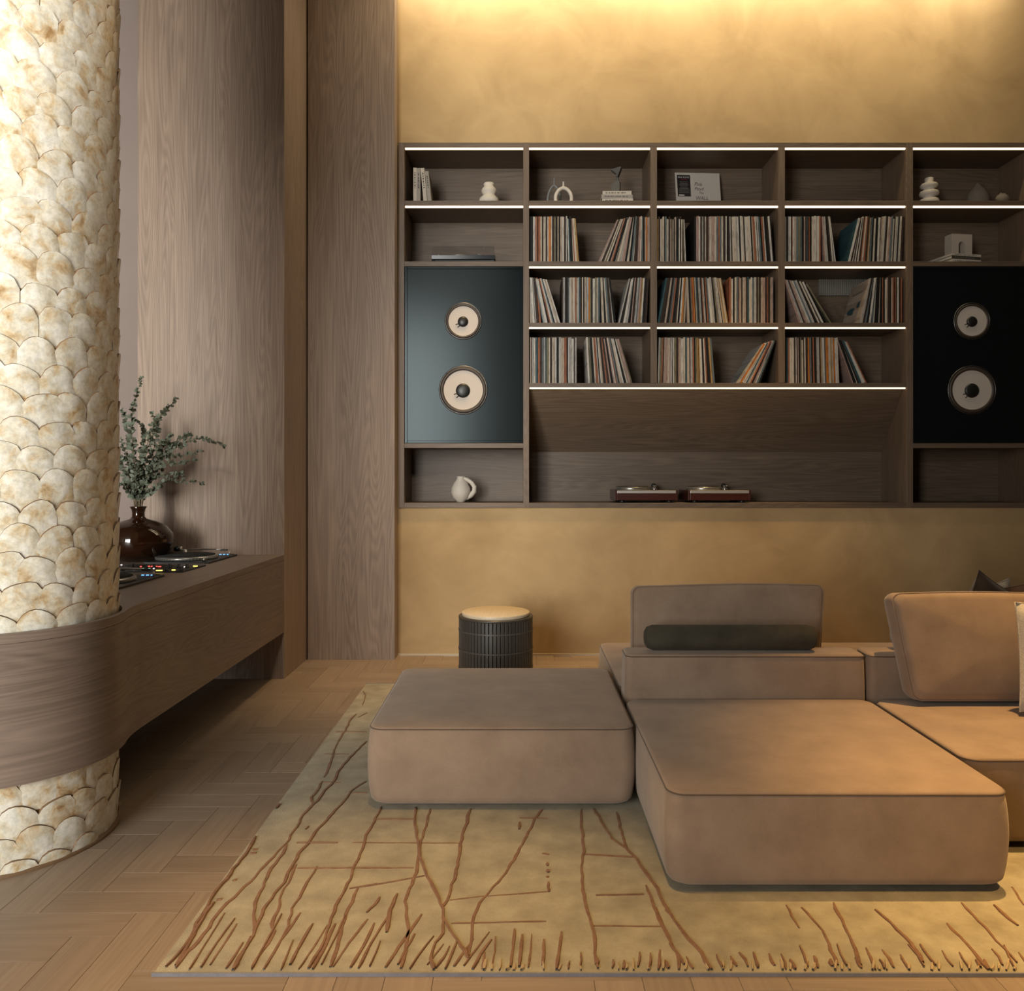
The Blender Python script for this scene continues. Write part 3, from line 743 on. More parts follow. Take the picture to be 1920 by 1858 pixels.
# ------------------------------------------------------------------ records
PAL = [('cream', (0.484, 0.422, 0.343), 20), ('off-white', (0.528, 0.493, 0.440), 18), ('pale grey', (0.352, 0.334, 0.308), 15), ('beige', (0.387, 0.308, 0.238), 12), ('black', (0.009, 0.008, 0.007), 32), ('dark brown', (0.040, 0.025, 0.018), 24),
       ('rust', (0.290, 0.106, 0.053), 7), ('orange', (0.440, 0.150, 0.026), 2), ('teal', (0.031, 0.075, 0.088), 5), ('slate blue', (0.114, 0.145, 0.154), 8), ('dusty pink', (0.352, 0.238, 0.202), 8), ('ochre', (0.352, 0.211, 0.079), 3), ('olive', (0.158, 0.141, 0.088), 4)]
RM = {}
for nm, c, wt in PAL:
    m, nt, ns, L, b = new_mat(nm + ' sleeve')
    tc = N(nt, 'ShaderNodeTexCoord'); oi = N(nt, 'ShaderNodeObjectInfo')
    mp = N(nt, 'ShaderNodeMapping'); mp.inputs['Scale'].default_value = (90, 1.0, 16)
    sc3 = N(nt, 'ShaderNodeVectorMath', operation='SCALE'); sc3.inputs[0].default_value = (13, 29, 57); L.new(oi.outputs['Random'], sc3.inputs['Scale'])
    ad = N(nt, 'ShaderNodeVectorMath', operation='ADD'); L.new(tc.outputs['Object'], ad.inputs[0]); L.new(sc3.outputs[0], ad.inputs[1])
    L.new(ad.outputs[0], mp.inputs['Vector'])
    nz = N(nt, 'ShaderNodeTexNoise', Scale=1.0, Detail=3.0); L.new(mp.outputs[0], nz.inputs['Vector'])
    cr = N(nt, 'ShaderNodeMapRange'); cr.inputs['From Min'].default_value = 0.42; cr.inputs['From Max'].default_value = 0.46
    cr.inputs['To Min'].default_value = 0.72; cr.inputs['To Max'].default_value = 1.0
    L.new(nz.outputs['Fac'], cr.inputs['Value'])
    mm = N(nt, 'ShaderNodeMix', data_type='RGBA', blend_type='MULTIPLY'); mm.inputs[0].default_value = 1.0; mm.inputs[6].default_value = (*c, 1)
    L.new(cr.outputs[0], mm.inputs[7]); L.new(mm.outputs[2], b.inputs['Base Color']); b.inputs['Roughness'].default_value = 0.6; b.inputs['Specular IOR Level'].default_value = 0.25
    RM[nm] = m
ORD = 'first second third fourth fifth sixth seventh eighth ninth tenth eleventh twelfth thirteenth fourteenth fifteenth sixteenth seventeenth eighteenth nineteenth'.split()
TENS = {2: 'twent', 3: 'thirt', 4: 'fort', 5: 'fift', 6: 'sixt', 7: 'sevent', 8: 'eight', 9: 'ninet'}
def ordinal(n):
    if n < 20: return ORD[n - 1]
    t, u = divmod(n, 10); return TENS[t] + ('ieth' if u == 0 else 'y-' + ORD[u - 1])
# groups: bottom px from, to, lean (top shift px) from, to, height px
CELLS = {
 ('upper', 'first'): (490, [(993, 1064, 0, 0, 86), (1066, 1088, -2, -8, 82), (1122, 1155, 35, 22, 86), (1156, 1183, 21, 8, 86), (1184, 1203, 8, 1, 86), (1204, 1219, 0, 0, 85)]),
 ('upper', 'second'): (490, [(1233, 1283, 0, 0, 81), (1284, 1288, -3, -4, 81), (1303, 1370, 0, 0, 86), (1371, 1453, -2, -7, 86)]),
 ('upper', 'third'): (490, [(1473, 1541, 0, 0, 86), (1548, 1565, -5, -8, 86), (1568, 1570, -11, -11.5, 86), (1590, 1608, 20, 12, 84), (1609, 1632, 10, 4, 84), (1633, 1650, 4, 3, 84), (1651, 1694, 6, 4, 86)]),
 ('middle', 'first'): (605, [(993, 1003, -4, -6, 86), (1004, 1016, -6.5, -7, 86), (1018, 1051, -16, -27, 86), (1054, 1127, 0, 0, 86), (1129, 1156, -3, -11.5, 86), (1160, 1182, 20, 9, 86), (1183, 1214, 8, 4, 86)]),
 ('middle', 'second'): (605, [(1234, 1287, 15, 3, 86), (1290, 1330, -3, -6, 86), (1331, 1367, -6.5, -14, 86), (1369, 1452, 0, 0, 87)]),
 ('middle', 'third'): (605, [(1500, 1552, -28, -40, 86), (1557, 1560, -45, -45, 86), (1612, 1636, 20, 8, 86), (1637, 1652, 7, 1, 86), (1653, 1694, 0, 0, 86)]),
 ('lower', 'first'): (718, [(994, 1082, 0, 0, 86), (1103, 1126, -4, -7, 86), (1127, 1187, -7, -25, 86)]),
 ('lower', 'second'): (718, [(1234, 1262, 3, 1, 86), (1263, 1312, 0, -1, 86), (1313, 1343, -2, -8, 85), (1385, 1428, 46, 28, 86)]),
 ('lower', 'third'): (718, [(1473, 1576, 0, -3, 86), (1601, 1627, -29, -37, 86)]),
}
R = random.Random(21); recs = []
names = [p[0] for p in PAL]; wts = [p[2] for p in PAL]
for (row, bay), (by, groups) in CELLS.items():
    idx = 0
    for x0, x1, s0, s1, hp in groups:
        x = x0; last = ''
        first_of_group = True
        while x < x1 - 1.2:
            tp = min(R.choice((1.8, 2.1, 2.4, 2.8, 3.2, 3.7, 4.4)), x1 - x)
            sh_ = s0 + (s1 - s0) * (x - x0) / max(1, x1 - x0)
            nm = R.choices(names, wts)[0]
            if (nm == last and R.random() < .8) or (nm == 'black' and last == 'dark brown'): continue
            if sh_ != 0 and x == x0 and nm in ('black', 'dark brown'): continue
            if (row, bay) == ('middle', 'third') and x0 == 1612 and first_of_group: nm = 'beige'; tp = 3.0
            last = nm; idx += 1
            recs.append(dict(row=row, bay=bay, n=idx, x=x, t=tp, s=sh_, h=hp + R.uniform(-.5, .5), by=by, c=nm, pic=(row, bay) == ('middle', 'third') and x0 == 1612 and first_of_group))
            first_of_group = False
            x += tp / max(0.5, math.cos(math.asin(max(-.7, min(.7, sh_ / hp))))) + 0.05
order = sorted(range(len(recs)), key=lambda i: -recs[i]['t'] - (10 if recs[i]['pic'] else 0))
single = set(order[:300])
kpx = YS / F
rest = MB(); rmats = [RM[n] for n in names]; sleeves = {}
def sleeve_mesh(tp, hp, nm):
    key = (round(tp, 2), nm)
    if key not in sleeves:
        t = tp * kpx * 0.96; h = hp * kpx
        b = min(0.0012, t * 0.25)
        sleeves[key] = MB().box(-t / 2, t / 2, 0, 0.315, 0, h, b).mesh('record', [RM[nm]])
    return sleeves[key]
BAY = {'first': 'bay beside the left speaker', 'second': 'centre bay', 'third': 'bay beside the right speaker'}
for i, r in enumerate(recs):
    th = math.asin(max(-.7, min(.7, r['s'] / r['h']))); t = r['t'] * kpx; zb = sz(r['by']) + 0.0004
    c_, s_ = math.cos(th), math.sin(th)
    dx = R.uniform(0.0, 0.012)
    # rest on the lower corner
    xb = sx(r['x']) + t / c_ / 2; lift = abs(s_) * t / 2
    if i in single:
        o = obj('record', sleeve_mesh(r['t'], r['h'], r['c']), None)
        o.location = (xb, YS + 0.016 + dx, zb + lift); o.rotation_euler = (0, th, 0)
        if r['pic']: picture_record = o
        post = 'upright' if abs(r['s']) < 1 else ('leaning right' if r['s'] > 0 else 'leaning left')
        tag(o, f"{r['c']} record {post}, {ordinal(r['n'])} from left, {r['row']} row, {BAY[r['bay']]}", 'record', 'records on the lit shelves')
        if r['pic']: o['label'] = 'beige record with a dark teal picture on its tilted cover, under the ribbed grille'
    else:
        rest.cur = names.index(r['c'])
        tt, hh = t * 0.96, r['h'] * kpx
        q = MB().box(-tt / 2, tt / 2, 0, 0.315, 0, hh)
        rest.add([(xb + x * c_ + z * s_, YS + 0.016 + dx + y, zb + lift - x * s_ + z * c_) for x, y, z in q.v], q.f)
o = obj('record_sleeves', rest, rmats, kind='stuff')
tag(o, 'thinnest record sleeves squeezed between the wider ones on the record shelves', 'records', kind='stuff')
# picture on the tilted cover (left face)
pr = picture_record; tp = 3.0 * kpx * 0.96 / 2 + 0.0006
WORLD[pr.name] = Matrix()
def blob(cy, cz, ry, rz, seed):
    r2 = random.Random(seed); n = 18; m = MB()
    ring = [(-tp, cy + ry * (1 + .25 * math.sin(3 * a + seed)) * math.cos(a), cz + rz * (1 + .2 * math.sin(2 * a + seed)) * math.sin(a)) for a in [2 * PI * k / n for k in range(n)]]
    m.add(ring + [(p[0] + 0.0005, p[1], p[2]) for p in ring], [tuple(range(n))] + [(k, k + n, (k + 1) % n + n, (k + 1) % n) for k in range(n)]); return m
for nm, bl in (('cover_picture', blob(.20, .115, .060, .030, 1)), ('cover_picture', blob(.085, .145, .026, .026, 2))):
    obj(nm, bl, RM['teal'], pr)
obj('cover_title', MB().box(-tp, -tp + 0.0004, 0.06, 0.24, 0.235, 0.243), M['print'], pr)

# ------------------------------------------------------------------ books, vases, ornaments on the shelves
def book_upright(xp0, xp1, yt, by, shift, mats, label, depth=0.20):
    h = (by - yt) * kpx; t = (xp1 - xp0) * kpx; zb = sz(by) + 0.0004
    th = math.asin(shift / (by - yt)); lift = abs(math.sin(th)) * t / 2
    root = thing('book', label, 'book', (sx((xp0 + xp1) / 2), YS + 0.05, zb + lift), 'books on the top shelf')
    root.rotation_euler = (0, th, 0)
    loc = Vector(root.location)
    def o_(n, m, mt):
        ob = bpy.data.objects.new(n, m.mesh(n, [mt])); COL.objects.link(ob); ob.parent = root; return ob
    cv = MB(); c = 0.0025
    cv.box(-t / 2, -t / 2 + c, 0, depth, 0, h); cv.box(t / 2 - c, t / 2, 0, depth, 0, h); cv.box(-t / 2 + c, t / 2 - c, 0, c, 0, h)
    o_('cover', cv, mats); o_('pages', MB().box(-t / 2 + c, t / 2 - c, c, depth - 0.004, 0.003, h - 0.003), M['page'])
    pr_ = MB(); rr = random.Random(xp0); z = 0.10
    while z < h * 0.86:
        l = rr.uniform(.004, .016); pr_.box(-t * 0.16, t * 0.16, -0.0006, 0, z, z + l); z += l + rr.uniform(.003, .008)
    o_('spine_print', pr_, M['print'])['kind'] = 'stuff'
    return root
book_upright(773.2, 779.4, 309.5, 376, 0, M['bookpale'], 'pale upright book at the end of the top shelf, against the upright')
book_upright(779.6, 786.6, 310, 376, 0, M['bookgrey'], 'grey upright book between the pale upright book and a leaning one')
book_upright(792.5, 799.5, 310, 376, -5.8, M['bookpale'], 'pale book leaning against the grey upright book on the top shelf')
book_upright(800.5, 807.5, 316, 376, -5.6, M['bookgrey'], 'shorter mottled grey book, last of the leaning books on the top shelf')

def shelf_lathe(name, label, cat, cx, by, prof, mat, Yc, seg=32, group=None):
    """prof in photo pixels: (radius, height above the shelf)"""
    k = Yc / F; zb = sz(by) + 0.0003
    X = (cx - VX) * Yc / F
    o = obj(name, MB().lathe([(r * k, h * k) for r, h in prof], (0, 0, 0), seg=seg), mat)
    o.location = (X, Yc, zb); return tag(o, label, cat, group)
Yv = 5.80
shelf_lathe('vase', 'small off-white double gourd vase on the top shelf beyond the books', 'vase', 917, 376, [(12, 0), (17, 3), (19, 8), (17.5, 13), (12.5, 18), (11, 20), (14, 24), (14.5, 28), (12.5, 32), (9.5, 35), (9.5, 37), (10.5, 40), (9.0, 42), (6, 42)], M['ceramic'], Yv)
shelf_lathe('vase', 'off-white vase of three stacked rings on the dark end shelf', 'vase', 1742, 376, [(13, 0), (17.5, 3), (18, 7), (16, 11), (11, 13.5), (11, 16), (16, 18), (17.5, 22), (16, 26), (10, 28.5), (10, 31), (14.5, 33), (16.0, 37), (14, 40.5), (8.5, 42), (7.6, 44), (8, 51), (6, 52)], M['ceramic'], Yv)
shelf_lathe('vase', 'dim teardrop clay vase at the back of the dark end shelf', 'vase', 1833, 376, [(13, 0), (18, 6), (20.5, 15), (20.5, 24), (18, 33), (13, 41), (8, 47), (4, 52), (1, 55)], M['dimcer'], Yv + 0.14)

def ring_vase(cx, by, w_, h_, neck, rad, mat, label, Yc, squeeze=1.0):
    k = Yc / F; zb = sz(by) + 0.0003; X = (cx - VX) * k
    t = thing('vase', label, 'vase', (X, Yc, zb), 'open ring vases on the top shelf')
    pts = []; n = 24; wv = w_ / 2 * k; hh = h_ * k; r = rad * k
    for i in range(n + 1):
        a = -0.30 * PI + (PI * 1.6) * i / n
        xx = wv * math.cos(a); zz = hh * 0.42 + hh * 0.58 * math.sin(a)
        if math.sin(a) > 0: xx *= 1 - squeeze * (math.sin(a)) ** 2 * 0.25
        pts.append((X + xx, Yc, max(zb + r, zb + zz)))
    obj('ring_body', MB().tube(pts, r, 12, closed=True), mat, t)
    obj('neck', MB().lathe([(r * 1.0, 0), (r * .62, 4 * k), (r * .5, neck * k), (r * .62, neck * k + 0.003), (r * .3, neck * k + 0.003)], (X, Yc, zb + hh - r * 0.3), seg=16), mat, t)
    return t
ring_vase(1056.5, 376, 30, 33, 12, 3.3, M['ceramic'], 'cream ring vase with a short spout beside the taller grey ring vase', Yv, 0.35)
ring_vase(1039, 376, 24, 46, 15, 2.2, M['greycer'], 'tall grey wishbone ring vase behind the cream ring vase', Yv + 0.10, 1.0)

def flat_book(x0, x1, yb, yt, mat, label, Y0, depth, rot=0.0, group=None, zbase=None):
    k = Y0 / F; h = (yb - yt) * k; w2 = (x1 - x0) * k / 2; X = ((x0 + x1) / 2 - VX) * k
    t = thing('book', label, 'book', (X, Y0, zbase), group)
    c = 0.0025
    def o_(n, m, mt):
        ob = bpy.data.objects.new(n, m.mesh(n, [mt])); COL.objects.link(ob); ob.parent = t; return ob
    m = MB(); m.box(-w2, w2, 0, depth, 0, c); m.box(-w2, w2, 0, depth, h - c, h); m.box(-w2, w2, 0, c, c, h - c)
    o_('cover', m, mat); o_('pages', MB().box(-w2 + 0.004, w2 - 0.004, c, depth - 0.004, c, h - c), M['page'])
    s = MB(); rr = random.Random(x0)
    x = -w2 * 0.8
    while x < w2 * 0.6:
        l = rr.uniform(.005, .02); s.box(x, x + l, -0.0005, 0, h * .35, h * .65); x += l + rr.uniform(.003, .01)
    o_('spine_print', s, M['midgrey'])['kind'] = 'stuff'
    t.rotation_euler = (0, 0, rot); return zbase + h + 0.0004
z = sz(376) + 0.0003
z = flat_book(1129, 1187, 376, 367.5, M['bookpale'], 'bottom pale book of the stack under the dark angular sculpture', 5.74, .22, 0.0, 'stacked books under the sculpture', z)
z = flat_book(1127.5, 1186.5, 371, 364, M['bookgrey'], 'middle grey book of the stack under the dark angular sculpture', 5.74, .22, 0.03, 'stacked books under the sculpture', z)
z = flat_book(1130, 1184, 364.4, 357.2, M['bookpale'], 'top book of the stack, carrying the dark angular sculpture', 5.745, .21, -0.02, 'stacked books under the sculpture', z)
k = 5.82 / F
def sp(px, dy, dz): return ((px - VX) * k, 5.82 + dy, dz)
mb = MB()
zb = z
def xz(pts, y0, y1, sl=0.0):
    m = [(px * k, (y0 + sl * (hh > 25)) , hh * k) for px, hh in pts] + [(px * k + (y1 - y0) * 0.25, y1, hh * k) for px, hh in pts]; n = len(pts)
    tr = tessellate_polygon([[Vector((a2, b2, 0)) for a2, b2 in pts]])
    mb.add(m, [tuple(t) for t in tr] + [tuple(i + n for i in t[::-1]) for t in tr] + [(i, (i + 1) % n, (i + 1) % n + n, i + n) for i in range(n)])
xz([(1, 0), (17, 0), (17, 21.5), (10, 20), (1, 15)], -0.03, 0.03)
xz([(11, 20), (16, 21.3), (14.6, 31), (11, 30)], -0.012, 0.016)
xz([(1, 43), (19.5, 48.5), (20, 47), (13, 29), (10, 30.5), (11, 35)], -0.024, 0.026)
o = obj('sculpture', mb, M['sculpt']); o.location = ((1143 - VX) * k, 5.80, zb)
tag(o, 'dark angular bird-like stone sculpture standing on three stacked books', 'sculpture')

# record sleeve on display with handwriting
ds = thing('display_record', 'off-white record sleeve with handwriting and a black sticker leaning on the top shelf', 'record', (sx(1310), 5.80, sz(376)))
ds.rotation_euler = (math.radians(-11), 0, math.radians(3)); ds.scale = (1.04, 1, 1); ds.location = ((1311 - VX) * 5.97 / F, 5.965, sz(376) + 0.001)
def d_(n, m, mt, par=None, lab=None):
    ob = bpy.data.objects.new(n, m.mesh(n, [mt])) if isinstance(m, MB) else bpy.data.objects.new(n, m)
    COL.objects.link(ob); ob.parent = par or ds
    if not isinstance(m, MB): m.materials.append(mt)
    return ob
d_('card_sleeve', MB().box(-0.157, 0.157, 0, 0.006, 0, 0.315, 0.001), M['sleeve'])
st = d_('sticker', MB().box(-0.144, -0.052, -0.0006, 0.0, 0.128, 0.296), M['black'])
def text(body, x, z, size, mt, par=None, shear=0.0, sxx=1.0):
    c = bpy.data.curves.new('lettering', 'FONT'); c.body = body; c.size = size; c.shear = shear; c.extrude = 0.0002; c.space_character = 1.0
    tmp = bpy.data.objects.new('tmp', c); COL.objects.link(tmp); dg = bpy.context.evaluated_depsgraph_get()
    me = bpy.data.meshes.new_from_object(tmp.evaluated_get(dg)); bpy.data.objects.remove(tmp); me.materials.clear()
    ob = d_('lettering', me, mt, par); ob.location = (x, -0.0012, z); ob.rotation_euler = (PI / 2, 0, 0); ob.scale = (sxx, 1, 1); return ob
text('PINK FLOYD', -0.138, 0.272, 0.0165, M['white'], st, 0, 0.86)
text('THE WALL', -0.118, 0.257, 0.010, M['red'], st)
sb = MB(); rr = random.Random(4)
for q in range(9):
    l = rr.uniform(.05, .078); sb.box(-0.098 - l / 2, -0.098 + l / 2, -0.0010, -0.0006, 0.240 - q * 0.0105, 0.2435 - q * 0.0105)
d_('small_print', sb, M['midgrey'], st)['kind'] = 'stuff'
d_('sticker_block', MB().box(-0.136, -0.098, -0.0010, -0.0006, 0.133, 0.142), M['white'], st)
for body, x, zz, sz_, rot in (('Pink', -0.026, 0.213, 0.040, 0.05), ('Floyd', -0.026, 0.178, 0.036, 0.03), ('The', 0.004, 0.148, 0.026, 0.0), ('WALL', -0.022, 0.101, 0.042, -0.02)):
    t_ = text(body, x, zz, sz_, M['print'], None, 0.25, 0.8); t_.rotation_euler = (PI / 2, rot, 0)

# shell-like clay ornament
mb = MB(); mb.lathe([(0.002, -0.05), (0.022, -0.035), (0.034, -0.01), (0.036, 0.01), (0.026, 0.03), (0.010, 0.048), (0.002, 0.055)], (0, 0, 0.026), 'X', 20)
mb.lathe([(0.020, 0.04), (0.012, 0.056), (0.003, 0.066)], (-0.012, 0, 0), seg=14)
mb.xf(lambda p: Vector((p.x, p.y * 0.8, max(0.0, p.z * 0.80 + 0.002 + p.x * -0.05))))
o = obj('ornament', mb, M['dimcer']); o.location = ((1880 - VX) * 5.745 / F, 5.745, sz(376) + 0.001); o.scale = (1.0, 1.0, 1.3)
tag(o, 'small dim shell-shaped clay ornament at the end of the top shelf', 'ornament')

# stone arch on books
z = sz(490) + 0.0003
z = flat_book(1781, 1844, 490, 483, M['bookpale'], 'bottom pale book under the stone arch', 5.74, .24, 0.22, 'books under the stone arch', z)
z = flat_book(1780, 1843, 486.2, 480.2, M['bookdark'], 'middle dark book under the stone arch', 5.74, .24, 0.24, 'books under the stone arch', z)
z = flat_book(1780.5, 1844, 480.2, 476, M['bookpale'], 'top pale book carrying the stone arch', 5.74, .24, 0.22, 'books under the stone arch', z)
kk = 5.83 / F; w2, h2, dp = 21 * kk, 42.5 * kk, 0.075
pts = [(-w2, 0), (-w2, h2), (w2, h2), (w2, 0), (w2 * .30, 0), (w2 * .30, h2 * .52)] + [(w2 * .30 * math.cos(a), h2 * .52 + w2 * .32 * math.sin(a)) for a in [PI * q / 10 for q in range(1, 10)]] + [(-w2 * .30, h2 * .52), (-w2 * .30, 0)]
mb = MB(); tr = tessellate_polygon([[Vector((x, zz, 0)) for x, zz in pts]]); n = len(pts)
mb.add([(x, 0, zz) for x, zz in pts] + [(x, dp, zz) for x, zz in pts], [tuple(t) for t in tr] + [tuple(i + n for i in t[::-1]) for t in tr] + [(i, (i + 1) % n, (i + 1) % n + n, i + n) for i in range(n)])
o = obj('arch_block', mb, M['stone']); o.location = ((1802 - VX) * kk, 5.82, z + 0.0005); o.rotation_euler = (0, 0, 0.13)
tag(o, 'small pale stone block with an arched opening, on stacked books', 'sculpture')

# white jug with ring handle
Yj = 5.84; kj = Yj / F; zj = sz(943) + 0.0003; xj = (864 - VX) * kj
jg = thing('jug', 'white round jug with a ring handle on the low shelf under the speaker', 'jug', (xj, Yj, zj))
obj('body', MB().lathe([(7 * kj, 0), (8 * kj, 2 * kj), (15 * kj, 8 * kj), (18.5 * kj, 18 * kj), (17.5 * kj, 27 * kj), (13 * kj, 36 * kj), (8.5 * kj, 42 * kj), (7.2 * kj, 46 * kj), (7.6 * kj, 48.5 * kj), (5.5 * kj, 48.5 * kj), (5 * kj, 44 * kj)], (xj, Yj, zj), seg=36), M['ceramic'], jg)
hp = [(4, 44), (12, 42.5), (20, 37), (25.5, 29), (25, 20), (19, 13), (10, 9)]
obj('handle', MB().tube([(xj + a * kj, Yj - 0.004, zj + b2 * kj) for a, b2 in hp], [3.6 * kj, 3.9 * kj, 4.2 * kj, 4.4 * kj, 4.6 * kj, 5 * kj, 5.4 * kj], 12), M['ceramic'], jg)

# turntable with smoked lid
Yt = 5.706; zt = sz(490) + 0.0003; kt = Yt / F
x0, x1 = (809 - VX) * kt, (928.5 - VX) * kt
tt = thing('turntable', 'slim blue-black turntable with a smoked lid on the shelf above the speaker', 'turntable', ((x0 + x1) / 2, Yt + 0.15, zt))
obj('plinth', MB().box(x0, x1, Yt, Yt + 0.33, zt + 0.020, zt + 0.047, 0.001).xf(lambda p: Vector((p.x, p.y + (0.0016 if p.z < zt + 0.034 and p.y < Yt + .1 else 0), p.z))), M['bluegloss'], tt)
obj('lower_plate', MB().box(x0 + 0.022, x1 - 0.006, Yt + 0.004, Yt + 0.32, zt + 0.003, zt + 0.0155, 0.001), M['bluegloss'], tt)
for fx in (x0 + 0.012, x1 - 0.016):
    for fy in (Yt + 0.02, Yt + 0.29): obj('foot', MB().lathe([(0.012, zt), (0.012, zt + 0.020)], (fx, fy, 0), seg=14), M['black'], tt)
obj('platter', MB().lathe([(0.075, zt + 0.047), (0.078, zt + 0.052), (0.078, zt + 0.058)], ((859 - VX) * kt, Yt + 0.10, 0), seg=36), M['platter'], tt)
obj('tonearm_base', MB().lathe([(0.018, zt + 0.047), (0.016, zt + 0.062), (0.010, zt + 0.070)], ((907 - VX) * kt, Yt + 0.20, 0), seg=16), M['black'], tt)
obj('tonearm', MB().tube([((907 - VX) * kt - 0.01, Yt + 0.24, zt + 0.070), ((907 - VX) * kt, Yt + 0.12, zt + 0.069), ((895 - VX) * kt, Yt + 0.05, zt + 0.064)], 0.003, 8), M['chrome'], tt)
obj('speed_knob', MB().lathe([(0.005, zt + 0.047), (0.005, zt + 0.056), (0.003, zt + 0.057)], ((821.5 - VX) * kt, Yt + 0.02, 0), seg=14), M['chrome'], tt)
lid = MB(); zl0, zl1 = zt + 0.0475, zt + 0.112
a = [(x0 + 0.002, Yt + 0.004, zl0), (x1 - 0.002, Yt + 0.004, zl0), (x1 - 0.002, Yt + 0.32, zl0), (x0 + 0.002, Yt + 0.32, zl0)]
b3 = [(x0 + 0.006, Yt + 0.012, zl1), (x1 - 0.008, Yt + 0.012, zl1), (x1 - 0.008, Yt + 0.315, zl1), (x0 + 0.006, Yt + 0.315, zl1)]
lid.add(a + b3, [(0, 1, 5, 4), (1, 2, 6, 5), (2, 3, 7, 6), (3, 0, 4, 7), (4, 5, 6, 7)])
obj('lid', lid, M['lid'], tt)

# pair of mahogany turntables
def wood_turntable(xa, xb, label):
    Yq = 5.715; kq = Yq / F; zq = sz(943) + 0.0003; x0, x1 = (xa - VX) * kq, (xb - VX) * kq
    t = thing('turntable', label, 'turntable', ((x0 + x1) / 2, Yq + 0.17, zq), 'mahogany turntables in the long niche')
    obj('plinth', MB().box(x0, x1, Yq, Yq + 0.34, zq + 0.018, zq + 0.064, 0.002), M['mahogany'], t)
    obj('top_plate', MB().box(x0 - 0.0, x1, Yq - 0.001, Yq + 0.34, zq + 0.0645, zq + 0.084, 0.0015), M['steel'], t)
    obj('side_cheek', MB().box(x0 - 0.0125, x0 - 0.0005, Yq + 0.004, Yq + 0.34, zq + 0.016, zq + 0.086, 0.001), M['mahogany'], t)
    obj('side_cheek', MB().box(x1 + 0.0005, x1 + 0.0125, Yq + 0.004, Yq + 0.34, zq + 0.016, zq + 0.086, 0.001), M['mahogany'], t)
    for fx in (x0 + 0.04, x1 - 0.04):
        for fy in (Yq + 0.04, Yq + 0.29): obj('foot', MB().lathe([(0.018, zq), (0.020, zq + 0.0175)], (fx, fy, 0), seg=16), M['black'], t)
    px = x0 + 0.125
    p = obj('platter', MB().lathe([(0.118, zq + 0.084), (0.121, zq + 0.088), (0.121, zq + 0.104), (0.116, zq + 0.108)], (px, Yq + 0.16, 0), seg=44), M['platter'], t)
    obj('record_mat', MB().lathe([(0.112, zq + 0.108), (0.112, zq + 0.111)], (px, Yq + 0.16, 0), seg=40), M['vinyl'], p)
    ax = x0 + 0.292
    obj('tonearm_base', MB().lathe([(0.024, zq + 0.084), (0.020, zq + 0.096), (0.013, zq + 0.100), (0.013, zq + 0.118)], (ax, Yq + 0.22, 0), seg=20), M['chrome'], t)
    ar = obj('tonearm', MB().tube([(ax, Yq + 0.25, zq + 0.116), (ax + 0.002, Yq + 0.12, zq + 0.115), (ax - 0.03, Yq + 0.05, zq + 0.112)], 0.0035, 8), M['chrome'], t)
    obj('counterweight', MB().lathe([(0.015, Yq + 0.245), (0.015, Yq + 0.275)], (ax, 0, zq + 0.116), 'Y', 18), M['black'], ar)
    obj('headshell', MB().box(ax - 0.04, ax - 0.022, Yq + 0.035, Yq + 0.06, zq + 0.106, zq + 0.114, 0.001), M['black'], ar)
    return t
wood_turntable(1157, 1267.5, 'mahogany turntable with a steel top edge, end of pair toward the panelling')
wood_turntable(1294, 1404.5, 'redder mahogany turntable with a steel top edge, end of pair away from the panelling')

# ------------------------------------------------------------------ slatted side table
tx, ty = -0.1425, 4.90
hz = 0.415; rt = 0.217
tb = thing('side_table', 'dark slatted drum side table with a pale oak top by the plaster wall', 'table', (tx, ty, 0))
obj('core', MB().lathe([(rt - 0.014, 0.001), (rt - 0.014, hz - 0.02)], (tx, ty, 0), seg=48), M['slatcore'], tb)
sm_ = MB().box(-0.0093, 0.0093, 0.0, 0.0135, 0.002, hz - 0.014, 0.002).mesh('slat', [M['slat']])
NSL = 60
for q in range(NSL):
    a = 2 * PI * q / NSL
    o = obj('slat', sm_, None, tb); o.location = (tx + rt * math.sin(a), ty - rt * math.cos(a), 0); o.rotation_euler = (0, 0, a)
for zz in (0.335, 0.225, 0.115):
    obj('hoop', MB().lathe([(rt - 0.013, zz - 0.004), (rt + 0.003, zz - 0.004), (rt + 0.003, zz + 0.004), (rt - 0.013, zz + 0.004)], (tx, ty, 0), seg=60, smooth=False, caps=False), M['hoop'], tb)
obj('rim', MB().lathe([(rt - 0.03, hz - 0.018), (rt + 0.002, hz - 0.0135), (rt + 0.002, hz - 0.002), (rt - 0.022, hz)], (tx, ty, 0), seg=64), M['slat'], tb)
obj('tabletop', MB().lathe([(rt - 0.019, hz + 0.0005), (rt - 0.0175, hz + 0.003), (rt - 0.0175, hz + 0.019), (rt - 0.0195, hz + 0.021)], (tx, ty, 0), seg=64), M['tabletop'], tb)

